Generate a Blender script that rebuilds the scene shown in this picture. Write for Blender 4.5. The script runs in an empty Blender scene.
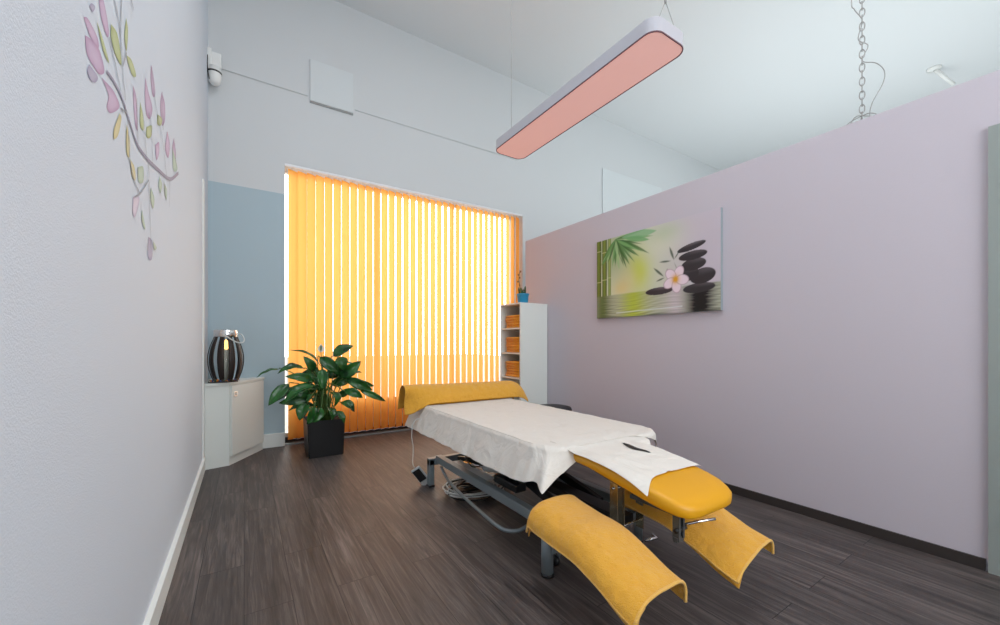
import bpy, bmesh, math, random
import numpy as np
from mathutils import Vector, Matrix
random.seed(7)
PI = math.pi
SC = bpy.context.scene
COL = SC.collection

# ------------------------------------------------------------------ helpers
def lin(r, g, b):
    f = lambda c: (c/255/12.92) if c/255 <= .04045 else ((c/255+.055)/1.055)**2.4
    return (f(r), f(g), f(b), 1)

def link(name, me, mat=None, parent=None, smooth=False):
    o = bpy.data.objects.new(name, me)
    COL.objects.link(o)
    if mat is not None:
        for m in (mat if isinstance(mat, (list, tuple)) else [mat]):
            me.materials.append(m)
    if parent is not None:
        o.parent = parent
    if smooth:
        for p in me.polygons: p.use_smooth = True
    return o

def thing(name, label, cat, loc=(0, 0, 0), rz=0, group=None):
    o = bpy.data.objects.new(name, None)
    COL.objects.link(o)
    o.empty_display_size = .1
    o.location = loc
    o.rotation_euler = (0, 0, rz)
    return tag(o, label, cat, group)

def tag(o, label, cat, group=None):
    o['label'] = label
    o['category'] = cat
    if group: o['group'] = group
    return o

def struct(o, label=None):
    o['kind'] = 'structure'
    if label: o['label'] = label
    return o

def bm_mesh(bm, name='m'):
    bmesh.ops.recalc_face_normals(bm, faces=bm.faces)
    me = bpy.data.meshes.new(name)
    bm.to_mesh(me); bm.free()
    return me

def add_box(bm, x0, x1, y0, y1, z0, z1, bev=0, seg=2, M=None):
    r = bmesh.ops.create_cube(bm, size=1)
    vs = r['verts']
    bmesh.ops.scale(bm, vec=(x1-x0, y1-y0, z1-z0), verts=vs)
    bmesh.ops.translate(bm, vec=((x0+x1)/2, (y0+y1)/2, (z0+z1)/2), verts=vs)
    if M is not None: bmesh.ops.transform(bm, matrix=M, verts=vs)
    if bev:
        es = list({e for v in vs for e in v.link_edges})
        bmesh.ops.bevel(bm, geom=es, offset=bev, segments=seg, affect='EDGES', profile=.5)

def box(name, x0, x1, y0, y1, z0, z1, mat, parent=None, bev=0, seg=2, smooth=False, M=None):
    bm = bmesh.new()
    add_box(bm, x0, x1, y0, y1, z0, z1, bev, seg, M)
    return link(name, bm_mesh(bm, name), mat, parent, smooth)

def boxes(name, L, mat, parent=None, bev=0, seg=2):
    bm = bmesh.new()
    for b in L: add_box(bm, *b, bev=bev, seg=seg)
    return link(name, bm_mesh(bm, name), mat, parent)

def tube_bm(bm, pts, r, n=8, caps=True):
    pts = [Vector(p) for p in pts]
    rs = r if isinstance(r, (list, tuple)) else [r]*len(pts)
    t0 = (pts[1]-pts[0]).normalized()
    up = Vector((0, 0, 1)) if abs(t0.z) < .9 else Vector((1, 0, 0))
    nrm = t0.cross(up).normalized()
    rings = []
    for i, p in enumerate(pts):
        if i == 0: t = t0
        elif i == len(pts)-1: t = (pts[i]-pts[i-1]).normalized()
        else:
            t = (pts[i+1]-pts[i-1])
            t = t.normalized() if t.length > 1e-9 else t0
        nrm = (nrm - t*nrm.dot(t)).normalized()
        b = t.cross(nrm)
        rings.append([bm.verts.new(p+(nrm*math.cos(2*PI*k/n)+b*math.sin(2*PI*k/n))*rs[i]) for k in range(n)])
    for a, b in zip(rings, rings[1:]):
        for k in range(n): bm.faces.new((a[k], a[(k+1) % n], b[(k+1) % n], b[k]))
    if caps:
        bm.faces.new(rings[0][::-1]); bm.faces.new(rings[-1])

def tube(name, pts, r, mat, parent=None, n=10, smooth=True):
    bm = bmesh.new(); tube_bm(bm, pts, r, n)
    return link(name, bm_mesh(bm, name), mat, parent, smooth)

def lathe(name, prof, mat, parent=None, n=32, loc=(0, 0, 0), smooth=True):
    bm = bmesh.new(); rings = []
    for (r, z) in prof:
        rings.append([bm.verts.new((loc[0]+r*math.cos(2*PI*k/n), loc[1]+r*math.sin(2*PI*k/n), loc[2]+z)) for k in range(n)])
    for a, b in zip(rings, rings[1:]):
        for k in range(n): bm.faces.new((a[k], a[(k+1) % n], b[(k+1) % n], b[k]))
    if prof[0][0] > 1e-4: bm.faces.new(rings[0][::-1])
    if prof[-1][0] > 1e-4: bm.faces.new(rings[-1])
    bmesh.ops.remove_doubles(bm, verts=bm.verts, dist=1e-5)
    return link(name, bm_mesh(bm, name), mat, parent, smooth)

def cr(P, n):
    """Catmull-Rom through numpy points P -> n samples"""
    P = np.asarray(P, float)
    Q = np.vstack([2*P[0]-P[1], P, 2*P[-1]-P[-2]])
    m = len(P)-1
    out = []
    for i in range(n):
        t = i/(n-1)*m; k = min(int(t), m-1); u = t-k
        a, b, c, d = Q[k], Q[k+1], Q[k+2], Q[k+3]
        out.append(.5*((2*b)+(-a+c)*u+(2*a-5*b+4*c-d)*u*u+(-a+3*b-3*c+d)*u**3))
    return np.array(out)

def smooth_path(P, n): return [tuple(p) for p in cr(P, n)]

def grid_mesh(name, G, mat, parent=None, thick=0, smooth=True):
    """G: (m, n, 3) array of points -> quad grid"""
    m, n = G.shape[:2]
    vs = [tuple(map(float, p)) for p in G.reshape(-1, 3)]
    fs = [(i*n+j, i*n+j+1, (i+1)*n+j+1, (i+1)*n+j) for i in range(m-1) for j in range(n-1)]
    me = bpy.data.meshes.new(name); me.from_pydata(vs, [], fs); me.update()
    o = link(name, me, mat, parent, smooth)
    if thick:
        md = o.modifiers.new('solid', 'SOLIDIFY'); md.thickness = thick; md.offset = 0
    return o

def loft(sections, ns, nt):
    """sections: list of polylines (same count) -> smooth grid"""
    S = [cr(s, nt) for s in sections]
    S = np.array(S)
    return np.stack([cr(S[:, j], ns) for j in range(nt)], axis=1)

def hnoise(x, y, s=1.0, seed=0):
    r = random.Random(seed); v = 0
    for k in range(5):
        a = r.uniform(0, 2*PI); f = r.uniform(.6, 1.6)*s; ph = r.uniform(0, 6.28)
        v = v + np.sin((x*math.cos(a)+y*math.sin(a))*f+ph+1.3*np.sin((y*math.cos(a)-x*math.sin(a))*f*.6+ph))
    return v/5

# ------------------------------------------------------------------ materials
class NM:
    def __init__(s, name):
        s.m = bpy.data.materials.new(name); s.m.use_nodes = True
        s.t = s.m.node_tree; s.n = s.t.nodes; s.l = s.t.links
        s.b = s.n['Principled BSDF']
    def node(s, typ, **kw):
        x = s.n.new(typ)
        for k, v in kw.items():
            if k.startswith('i_'): x.inputs[k[2:].replace('_', ' ')].default_value = v
            else: setattr(x, k, v)
        return x
    def link(s, a, b): s.l.new(a, b)
    def set(s, **kw):
        for k, v in kw.items(): s.b.inputs[k.replace('_', ' ')].default_value = v
        return s
    def coords(s, scale=(1, 1, 1), rot=(0, 0, 0), kind='Object'):
        tc = s.node('ShaderNodeTexCoord'); mp = s.node('ShaderNodeMapping')
        mp.inputs['Scale'].default_value = scale; mp.inputs['Rotation'].default_value = rot
        s.link(tc.outputs[kind], mp.inputs['Vector']); return mp.outputs['Vector']
    def bump(s, h, strength=.3, dist=.01, prev=None):
        b = s.node('ShaderNodeBump'); b.inputs['Strength'].default_value = strength; b.inputs['Distance'].default_value = dist
        s.link(h, b.inputs['Height'])
        if prev is not None: s.link(prev, b.inputs['Normal'])
        s.link(b.outputs['Normal'], s.b.inputs['Normal']); return b.outputs['Normal']

def mat(name, col, rough=.5, metal=0, bump=None, var=None, **kw):
    """bump=(scale, strength, distance); var=(scale, colour2, amount)"""
    k = NM(name); k.set(Base_Color=col, Roughness=rough, Metallic=metal, **kw)
    if bump:
        nz = k.node('ShaderNodeTexNoise'); nz.inputs['Scale'].default_value = bump[0]; nz.inputs['Detail'].default_value = 4
        k.link(k.coords(), nz.inputs['Vector']); k.bump(nz.outputs['Fac'], bump[1], bump[2])
    if var:
        nz = k.node('ShaderNodeTexNoise'); nz.inputs['Scale'].default_value = var[0]; nz.inputs['Detail'].default_value = 5
        k.link(k.coords(), nz.inputs['Vector'])
        mx = k.node('ShaderNodeMix', data_type='RGBA'); rr = k.node('ShaderNodeMapRange')
        rr.inputs['From Min'].default_value = .35; rr.inputs['From Max'].default_value = .65; rr.inputs['To Max'].default_value = var[2]
        k.link(nz.outputs['Fac'], rr.inputs['Value']); k.link(rr.outputs['Result'], mx.inputs['Factor'])
        mx.inputs['A'].default_value = col; mx.inputs['B'].default_value = var[1]
        k.link(mx.outputs['Result'], k.b.inputs['Base Color'])
    return k.m

M = {}
M['wall_left'] = mat('textured wallpaper paint', lin(211, 218, 227), .75, bump=(240, .32, .003))
M['wall_white'] = mat('white wall paint', lin(212, 214, 215), .8, bump=(60, .08, .003))
M['wall_blue'] = mat('pale blue wall paint', lin(176, 194, 202), .7, bump=(90, .12, .003))
M['wall_lilac'] = mat('lilac grey wall paint', lin(193, 186, 194), .62, bump=(110, .15, .003))
M['ceiling'] = mat('white ceiling paint', lin(219, 221, 222), .85, bump=(40, .05, .003))
M['white'] = mat('white painted wood', lin(232, 234, 230), .45)
M['white_lam'] = mat('cream white laminate', lin(222, 226, 221), .42)
M['white_plastic'] = mat('white plastic', lin(235, 235, 232), .35)
M['jamb'] = mat('grey green door paint', lin(142, 150, 146), .5)
M['black_trim'] = mat('dark brown skirting', lin(52, 46, 44), .45)
M['steel'] = mat('satin grey steel', lin(132, 142, 146), .4, .25)
M['dark_steel'] = mat('dark grey steel', lin(78, 84, 88), .4, .3)
M['chrome'] = mat('chrome', (.82, .82, .82, 1), .12, 1)
M['black'] = mat('black plastic', lin(20, 20, 22), .38)
M['black_soft'] = mat('black upholstery', lin(22, 23, 28), .45, bump=(200, .15, .001))
M['white_metal'] = mat('white coated metal', lin(236, 236, 238), .35)
M['yellow_vinyl'] = mat('yellow upholstery vinyl', lin(222, 158, 8), .42, bump=(350, .12, .0006))
M['cable_white'] = mat('white cable', lin(205, 208, 206), .45)
M['cable_grey'] = mat('grey cable', lin(150, 152, 150), .5)
M['wire'] = mat('steel wire', lin(170, 168, 166), .4, .4)
M['motor'] = mat('light grey motor housing', lin(205, 208, 208), .4)
M['brass'] = mat('brushed metal bracket', lin(190, 178, 150), .22, .9)
M['pot_black'] = mat('black planter', lin(14, 14, 17), .3)
M['soil'] = mat('potting soil', lin(48, 36, 28), .95, bump=(90, .8, .01))
M['blue_pot'] = mat('blue glazed pot', lin(38, 140, 180), .3)
M['concrete'] = mat('pavement outside', lin(212, 206, 198), .85, bump=(30, .2, .01))
M['stem_green'] = mat('green stem', lin(70, 105, 45), .5)
M['spathe'] = mat('white petal', lin(240, 238, 225), .5)
M['handset'] = mat('grey hand control shell', lin(170, 175, 176), .4)

def leaf_mat():
    k = NM('glossy green leaf'); k.set(Roughness=.24)
    nz = k.node('ShaderNodeTexNoise'); nz.inputs['Scale'].default_value = 9
    k.link(k.coords(), nz.inputs['Vector'])
    cr_ = k.node('ShaderNodeValToRGB'); e = cr_.color_ramp.elements
    e[0].position = .3; e[0].color = lin(14, 54, 24); e[1].position = .7; e[1].color = lin(46, 106, 42)
    k.link(nz.outputs['Fac'], cr_.inputs['Fac']); k.link(cr_.outputs['Color'], k.b.inputs['Base Color'])
    return k.m
M['leaf'] = leaf_mat()

def terry(name, c1, c2, scale=1.0):
    k = NM(name); k.set(Roughness=.95, Sheen_Weight=.25, Sheen_Roughness=.5)
    v = k.coords()
    n1 = k.node('ShaderNodeTexNoise'); n1.inputs['Scale'].default_value = 22; n1.inputs['Detail'].default_value = 6
    n2 = k.node('ShaderNodeTexNoise'); n2.inputs['Scale'].default_value = 230; n2.inputs['Detail'].default_value = 2
    k.link(v, n1.inputs['Vector']); k.link(v, n2.inputs['Vector'])
    mx = k.node('ShaderNodeMix', data_type='RGBA'); mx.inputs['A'].default_value = c1; mx.inputs['B'].default_value = c2
    k.link(n1.outputs['Fac'], mx.inputs['Factor']); k.link(mx.outputs['Result'], k.b.inputs['Base Color'])
    a = k.bump(n2.outputs['Fac'], .9, .006); k.bump(n1.outputs['Fac'], .6, .02, a)
    return k.m
M['towel'] = terry('mustard terry cloth', lin(224, 158, 44), lin(238, 178, 62))
M['towel_edge'] = terry('mustard terry hem', lin(236, 180, 84), lin(240, 188, 92))
M['towel_orange'] = terry('orange terry cloth', lin(255, 172, 40), lin(255, 188, 62))

def sheet_mat():
    k = NM('white cotton sheet'); k.set(Roughness=.9, Base_Color=lin(226, 220, 211), Sheen_Weight=.15)
    v = k.coords()
    n = k.node('ShaderNodeTexNoise'); n.inputs['Scale'].default_value = 7; n.inputs['Detail'].default_value = 5; n.inputs['Distortion'].default_value = 1.2
    k.link(v, n.inputs['Vector']); k.bump(n.outputs['Fac'], .7, .02)
    return k.m
M['sheet'] = sheet_mat()

def floor_mat():
    k = NM('dark grey oak vinyl planks')
    tc = k.node('ShaderNodeTexCoord')
    sep = k.node('ShaderNodeSeparateXYZ'); k.link(tc.outputs['Object'], sep.inputs[0])
    cmb = k.node('ShaderNodeCombineXYZ'); k.link(sep.outputs['Y'], cmb.inputs['X']); k.link(sep.outputs['X'], cmb.inputs['Y'])
    br = k.node('ShaderNodeTexBrick'); k.link(cmb.outputs[0], br.inputs['Vector'])
    br.offset = .37; br.offset_frequency = 2
    for n_, v_ in (('Scale', 1), ('Mortar Size', .0016), ('Mortar Smooth', .2), ('Bias', 0), ('Brick Width', 1.22), ('Row Height', .185)):
        br.inputs[n_].default_value = v_
    br.inputs['Color1'].default_value = (0, 0, 0, 1); br.inputs['Color2'].default_value = (1, 1, 1, 1); br.inputs['Mortar'].default_value = (.5, .5, .5, 1)
    # grain: streaks along Y shifted per plank
    mp = k.node('ShaderNodeMapping'); mp.inputs['Scale'].default_value = (48, 2.2, 1); k.link(tc.outputs['Object'], mp.inputs['Vector'])
    off = k.node('ShaderNodeVectorMath', operation='SCALE'); off.inputs['Scale'].default_value = 13
    k.link(br.outputs['Color'], off.inputs[0])
    ad = k.node('ShaderNodeVectorMath', operation='ADD'); k.link(mp.outputs[0], ad.inputs[0]); k.link(off.outputs[0], ad.inputs[1])
    n1 = k.node('ShaderNodeTexNoise'); n1.inputs['Scale'].default_value = 1; n1.inputs['Detail'].default_value = 9; n1.inputs['Roughness'].default_value = .68; n1.inputs['Distortion'].default_value = .9
    k.link(ad.outputs[0], n1.inputs['Vector'])
    mp2 = k.node('ShaderNodeMapping'); mp2.inputs['Scale'].default_value = (5, .9, 1); k.link(tc.outputs['Object'], mp2.inputs['Vector'])
    n2 = k.node('ShaderNodeTexNoise'); n2.inputs['Scale'].default_value = 1.5; n2.inputs['Detail'].default_value = 4
    k.link(mp2.outputs[0], n2.inputs['Vector'])
    rp = k.node('ShaderNodeValToRGB'); e = rp.color_ramp.elements
    e[0].position = .30; e[0].color = lin(46, 41, 40); e[1].position = .72; e[1].color = lin(116, 106, 102)
    x = rp.color_ramp.elements.new(.5); x.color = lin(80, 72, 70)
    k.link(n1.outputs['Fac'], rp.inputs['Fac'])
    m1 = k.node('ShaderNodeMix', data_type='RGBA', blend_type='MULTIPLY'); m1.inputs['Factor'].default_value = 1
    r1 = k.node('ShaderNodeMapRange'); r1.inputs['From Min'].default_value = 0; r1.inputs['From Max'].default_value = 1; r1.inputs['To Min'].default_value = .84; r1.inputs['To Max'].default_value = 1.08
    k.link(br.outputs['Color'], r1.inputs['Value'])
    r2 = k.node('ShaderNodeMapRange'); r2.inputs['From Min'].default_value = .3; r2.inputs['From Max'].default_value = .7; r2.inputs['To Min'].default_value = .70; r2.inputs['To Max'].default_value = 1.15
    k.link(n2.outputs['Fac'], r2.inputs['Value'])
    mm = k.node('ShaderNodeMath', operation='MULTIPLY'); k.link(r1.outputs[0], mm.inputs[0]); k.link(r2.outputs[0], mm.inputs[1])
    k.link(rp.outputs['Color'], m1.inputs['A']); k.link(mm.outputs[0], m1.inputs['B'])
    m2 = k.node('ShaderNodeMix', data_type='RGBA'); k.link(br.outputs['Fac'], m2.inputs['Factor']); k.link(m1.outputs['Result'], m2.inputs['A'])
    m2.inputs['B'].default_value = lin(30, 27, 27)
    k.link(m2.outputs['Result'], k.b.inputs['Base Color'])
    rr = k.node('ShaderNodeMapRange'); rr.inputs['To Min'].default_value = .38; rr.inputs['To Max'].default_value = .6
    k.link(n1.outputs['Fac'], rr.inputs['Value']); k.link(rr.outputs[0], k.b.inputs['Roughness'])
    k.bump(n1.outputs['Fac'], .35, .002)
    return k.m
M['floor'] = floor_mat()

def vane_mat():
    k = NM('orange blind fabric')
    d = k.node('ShaderNodeBsdfDiffuse'); d.inputs['Color'].default_value = lin(242, 166, 80)
    t = k.node('ShaderNodeBsdfTranslucent'); t.inputs['Color'].default_value = lin(252, 178, 88)
    mx = k.node('ShaderNodeMixShader'); mx.inputs[0].default_value = .5
    n = k.node('ShaderNodeTexNoise'); n.inputs['Scale'].default_value = 300
    k.link(k.coords(scale=(1, 1, .2)), n.inputs['Vector'])
    b = k.node('ShaderNodeBump'); b.inputs['Strength'].default_value = .15; b.inputs['Distance'].default_value = .001
    k.link(n.outputs['Fac'], b.inputs['Height']); k.link(b.outputs[0], d.inputs['Normal'])
    k.link(d.outputs[0], mx.inputs[1]); k.link(t.outputs[0], mx.inputs[2])
    r = k.node('ShaderNodeBsdfRefraction'); r.inputs['Color'].default_value = lin(255, 196, 120); r.inputs['Roughness'].default_value = .9; r.inputs['IOR'].default_value = 1.25
    m2 = k.node('ShaderNodeMixShader'); m2.inputs[0].default_value = .12
    k.link(mx.outputs[0], m2.inputs[1]); k.link(r.outputs[0], m2.inputs[2])
    k.link(m2.outputs[0], k.n['Material Output'].inputs['Surface'])
    return k.m
M['vane'] = vane_mat()

def glass_mat():
    k = NM('clear window glass')
    t = k.node('ShaderNodeBsdfTransparent'); t.inputs['Color'].default_value = (.95, .97, .97, 1)
    g = k.node('ShaderNodeBsdfGlossy'); g.inputs['Roughness'].default_value = .02
    mx = k.node('ShaderNodeMixShader'); mx.inputs[0].default_value = .06
    k.link(t.outputs[0], mx.inputs[1]); k.link(g.outputs[0], mx.inputs[2])
    k.link(mx.outputs[0], k.n['Material Output'].inputs['Surface'])
    return k.m
M['glass'] = glass_mat()

def opal_mat():
    k = NM('pinkish opal diffuser'); k.set(Base_Color=lin(250, 205, 198), Roughness=.5, Emission_Color=(1, .50, .44, 1), Emission_Strength=.26)
    return k.m
M['opal'] = opal_mat()

def attr_mat(name, rough=.6):
    k = NM(name); k.set(Roughness=rough)
    a = k.node('ShaderNodeVertexColor'); a.layer_name = 'Col'
    k.link(a.outputs['Color'], k.b.inputs['Base Color']); return k.m
M['print'] = attr_mat('printed mural ink', .7)
M['canvas'] = attr_mat('printed canvas', .45)

def emis(name, col, s):
    k = NM(name); k.set(Base_Color=col, Emission_Color=col, Emission_Strength=s); return k.m
M['glow'] = emis('warm candle light', lin(255, 205, 120), 2.5)

# measured outlines (metres along the wall, height)
MURAL_BRANCH = [[(1.464, 1.879), (1.542, 1.89), (1.629, 1.887), (1.729, 1.857), (1.829, 1.834), (1.979, 1.848), (2.18, 1.885), (2.538, 1.964), (2.838, 2.102)]]
MURAL_TWIGS = [[(1.487, 1.986), (1.542, 1.95), (1.606, 1.902)], [(1.521, 2.134), (1.595, 2.085), (1.625, 1.985), (1.659, 1.902)], [(1.618, 2.206), (1.604, 2.082), (1.618, 2.031)], [(1.674, 2.06), (1.629, 1.99)], [(1.716, 2.273), (1.771, 2.26)], [(2.015, 1.847), (2.015, 1.793), (2.048, 1.603), (2.062, 1.518)], [(2.015, 1.778), (1.876, 1.684), (1.785, 1.641)], [(1.69, 1.855), (1.716, 1.745), (1.779, 1.695), (1.86, 1.678)], [(2.351, 1.912), (2.405, 1.847)], [(2.522, 1.958), (2.522, 1.82)], [(2.433, 1.937), (2.314, 2.07), (2.158, 2.143), (2.074, 2.249)], [(2.761, 2.074), (2.688, 2.232)], [(2.34, 2.117), (2.312, 2.277)], [(1.829, 1.834), (1.814, 1.989)], [(1.979, 1.848), (1.926, 1.967)], [(1.606, 1.851), (1.678, 1.874)], [(2.015, 2.04), (2.054, 2.019), (2.094, 1.866)]]
MURAL = {'petal': [[(1.295, 1.865), (1.34, 1.884), (1.403, 1.898), (1.446, 1.869), (1.403, 1.836), (1.355, 1.828), (1.308, 1.829)], [(1.284, 1.9), (1.316, 1.917), (1.387, 1.919), (1.395, 1.898), (1.333, 1.885)], [(1.395, 2.029), (1.428, 2.054), (1.468, 2.028), (1.487, 1.996), (1.468, 1.975), (1.42, 1.989)], [(1.42, 1.838), (1.527, 1.862), (1.595, 1.857), (1.573, 1.829), (1.497, 1.783), (1.468, 1.787), (1.483, 1.825)], [(1.768, 2.008), (1.814, 1.989), (1.838, 1.894), (1.799, 1.89), (1.771, 1.96)], [(1.961, 2.144), (2.015, 2.119), (2.094, 2.095), (2.054, 2.033), (1.979, 2.014), (1.952, 2.077)], [(2.068, 2.254), (2.115, 2.239), (2.158, 2.186), (2.105, 2.148), (2.064, 2.19)], [(2.312, 2.277), (2.394, 2.263), (2.394, 2.185), (2.312, 2.128), (2.274, 2.202)], [(2.462, 2.168), (2.538, 2.134), (2.492, 2.05), (2.405, 2.058)], [(2.67, 2.225), (2.75, 2.175), (2.688, 2.085), (2.619, 2.141)], [(2.158, 1.974), (2.243, 2.02), (2.243, 1.971), (2.18, 1.919)]], 'mauve': [[(1.323, 1.814), (1.387, 1.822), (1.371, 1.798), (1.333, 1.782), (1.308, 1.79)], [(1.323, 1.953), (1.348, 1.957), (1.367, 1.982), (1.34, 1.972)], [(2.015, 1.56), (2.094, 1.556), (2.084, 1.486), (2.006, 1.481)]], 'pale': [[(1.764, 1.634), (1.829, 1.662), (1.86, 1.652), (1.795, 1.577), (1.757, 1.583)]], 'leaf': [[(1.379, 1.955), (1.42, 1.947), (1.487, 1.917), (1.437, 1.914)], [(1.506, 2.034), (1.573, 2.047), (1.618, 1.988), (1.549, 1.977), (1.506, 1.998)], [(1.674, 2.167), (1.695, 2.14), (1.678, 2.065), (1.653, 2.099)], [(1.678, 2.053), (1.743, 2.076), (1.807, 2.064), (1.762, 2.035), (1.703, 2.038)], [(1.871, 2.005), (1.922, 1.978), (1.926, 1.93), (1.871, 1.924)], [(1.979, 1.966), (2.084, 2.019), (2.062, 1.965), (1.979, 1.928)], [(2.203, 2.123), (2.312, 2.156), (2.287, 2.115), (2.203, 2.081)]], 'light': [[(1.829, 1.758), (1.919, 1.792), (1.919, 1.739), (1.845, 1.713)], [(2.062, 1.766), (2.132, 1.743), (2.107, 1.694), (2.054, 1.721)], [(2.259, 1.88), (2.314, 1.859), (2.274, 1.81), (2.226, 1.829)], [(1.899, 1.631), (1.957, 1.581), (1.929, 1.572), (1.892, 1.599)], [(2.107, 1.563), (2.18, 1.551), (2.132, 1.533)], [(2.378, 1.889), (2.448, 1.88), (2.433, 1.828), (2.378, 1.848)], [(2.619, 2.151), (2.799, 2.115), (2.653, 2.051)]], 'ochre': [[(1.595, 1.831), (1.612, 1.823), (1.579, 1.761), (1.535, 1.728), (1.531, 1.749), (1.557, 1.786)], [(1.675, 1.834), (1.716, 1.803), (1.712, 1.747), (1.675, 1.751)], [(1.716, 1.745), (1.779, 1.74), (1.795, 1.702), (1.75, 1.699)]]}
LEAVES = [(0.747, 4.3, 1.015, 0.933, 4.25, 1.122, 0.087), (0.784, 4.2, 1.008, 0.819, 4.15, 0.875, 0.087), (0.622, 4.3, 1.008, 0.793, 4.25, 0.851, 0.087), (0.645, 4.4, 0.916, 0.363, 4.350, 1.083, 0.049), (0.563, 4.25, 0.87, 0.464, 4.2, 1.023, 0.068), (0.802, 4.3, 0.808, 1.009, 4.25, 0.962, 0.097), (0.869, 4.45, 0.805, 1.055, 4.4, 0.831, 0.049), (0.484, 4.3, 0.898, 0.251, 4.25, 0.864, 0.068), (0.273, 4.35, 0.899, 0.084, 4.3, 0.832, 0.023), (0.556, 4.2, 0.78, 0.307, 4.15, 0.842, 0.068), (0.339, 4.15, 0.769, 0.171, 4.100, 0.59, 0.078), (0.478, 4.25, 0.715, 0.233, 4.2, 0.607, 0.058), (0.543, 4.1, 0.744, 0.292, 4.05, 0.599, 0.097), (0.877, 4.3, 0.785, 1.127, 4.25, 0.651, 0.078), (1.0, 4.25, 0.663, 1.255, 4.2, 0.529, 0.049), (0.838, 4.2, 0.669, 1.004, 4.15, 0.594, 0.068), (0.792, 4.15, 0.563, 0.912, 4.100, 0.464, 0.068), (0.67, 4.05, 0.686, 0.712, 4.0, 0.552, 0.087), (0.492, 4.15, 0.578, 0.421, 4.100, 0.43, 0.087), (0.54, 4.08, 0.556, 0.473, 4.03, 0.401, 0.087), (0.594, 4.05, 0.546, 0.522, 4.0, 0.414, 0.068), (0.653, 4.05, 0.541, 0.687, 4.0, 0.418, 0.058), (0.739, 4.1, 0.489, 0.808, 4.05, 0.369, 0.049), (0.633, 4.2, 0.898, 0.626, 4.15, 0.697, 0.078), (0.747, 4.35, 0.965, 0.83, 4.3, 0.817, 0.078), (0.647, 4.35, 0.676, 0.552, 4.3, 0.81, 0.078), (0.977, 4.5, 0.734, 1.201, 4.45, 0.673, 0.054), (0.82, 4.5, 0.773, 0.908, 4.45, 0.875, 0.068), (0.622, 4.3, 0.606, 0.487, 4.25, 0.584, 0.058), (0.821, 4.4, 0.599, 0.926, 4.350, 0.678, 0.058)]

# ------------------------------------------------------------------ room
XL, XR, YF, ZC = -.311, 3.149, 5.05, 5.25
XO, YR = 10.0, -1.9          # outer wall of the neighbouring area, rear wall
struct(box('floor', XL-.15, XO+.15, YR-.15, YF+.35, -.12, 0, M['floor']), 'dark grey wood plank vinyl floor')
struct(box('ceiling', XL-.15, XO+.15, YR-.15, YF+.35, ZC, ZC+.12, M['ceiling']), 'high white painted ceiling')
struct(box('wall_left', XL-.12, XL, YR, YF+.3, 0, ZC, M['wall_left']), 'pale textured left wall with a magnolia print')
WX0, WX1, WZ1 = .383, 3.69, 3.178
struct(boxes('wall_far', [(XL, WX0, YF, YF+.33, 0, ZC), (WX1, XO, YF, YF+.33, 0, ZC), (WX0, WX1, YF, YF+.33, WZ1, ZC)], M['wall_white']), 'white far wall around the tall window')
struct(box('wall_far_paint', XL, WX0, YF-.012, YF, 0, 2.82, M['wall_blue']), 'pale blue painted lower wall left of the window')
struct(box('wall_right', XR, XR+.1, YR, 4.244, 0, 2.507, M['wall_lilac']), 'lilac grey partition wall open above')
struct(box('wall_outer', XO, XO+.12, YR, YF+.3, 0, ZC, M['wall_white']), 'white wall of the area beyond the partition')
struct(box('wall_rear', XL-.12, XO+.12, YR-.12, YR, 0, ZC, M['wall_white']), 'white rear wall')
bm = bmesh.new()
add_box(bm, XL, XL+.016, YR, 4.45, 0, .112); add_box(bm, XL, XL+.020, YR, 4.45, .112, .12)
struct(link('baseboard_left', bm_mesh(bm), M['white']), 'white skirting board along the left wall')
struct(box('baseboard_far', .165, WX0, YF-.034, YF-.012, 0, .15, M['white'], bev=.004), 'white skirting under the pale blue wall')
struct(box('baseboard_right', XR-.012, XR, .345, 4.244, 0, .06, M['black_trim']), 'dark skirting along the lilac partition')
# window
w = struct(boxes('window_1', [(WX0, WX0+.02, YF+.24, YF+.3, .03, WZ1), (WX1-.06, WX1, YF+.24, YF+.3, .03, WZ1), (WX0, WX1, YF+.24, YF+.3, WZ1-.015, WZ1),
     (WX0, WX1, YF+.24, YF+.3, 0, .09), (1.46, 1.48, YF+.24, YF+.3, .03, WZ1), (2.58, 2.60, YF+.24, YF+.3, .03, WZ1)], M['white']),
    'tall shop window behind the orange blind')
box('window_pane', WX0+.02, WX1-.02, YF+.268, YF+.272, .05, WZ1-.03, M['glass'], w)
box('daylight_block_panel', WX0+.06, WX1-.06, YF+.255, YF+.285, .09, .42, M['white'], w)  # unseen panel added to cut the daylight behind the lower vanes
struct(box('dark_gap_strip', WX0, WX1, YF+.15, YF+.2, 0, .055, M['black_trim']), 'dark strip added to darken the gap under the blind')  # added strip; its dark colour stands in for shade under the vanes
struct(box('trim_1', WX0, WX1, YF-.002, YF+.035, 0, .012, M['steel']), 'grey metal threshold under the blind')
# ground outside
g = struct(box('ground_outside', -12, 22, YF+.36, 40, -.25, -.12, M['concrete']), 'paving outside the window')
# door
d = struct(boxes('door_1', [(XR-.022, XR, .25, .336, 0, 2.233), (XR-.022, XR, -.66, -.58, 0, 2.233), (XR-.022, XR, -.58, .25, 2.15, 2.233)], M['jamb']), 'grey green door at the right edge')
box('door_leaf', XR-.014, XR, -.58, .25, .01, 2.15, M['jamb'], d)
for z in (.28, 1.95): tube('hinge', [(XR-.028, .262, z-.04), (XR-.028, .262, z+.04)], .007, M['steel'], d)
tube('door_handle', [(XR-.014, -.5, 1.03), (XR-.06, -.5, 1.03), (XR-.06, -.38, 1.03)], .01, M['chrome'], d)
M['panel'] = mat('white panel paint', lin(216, 220, 221), .6)
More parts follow.
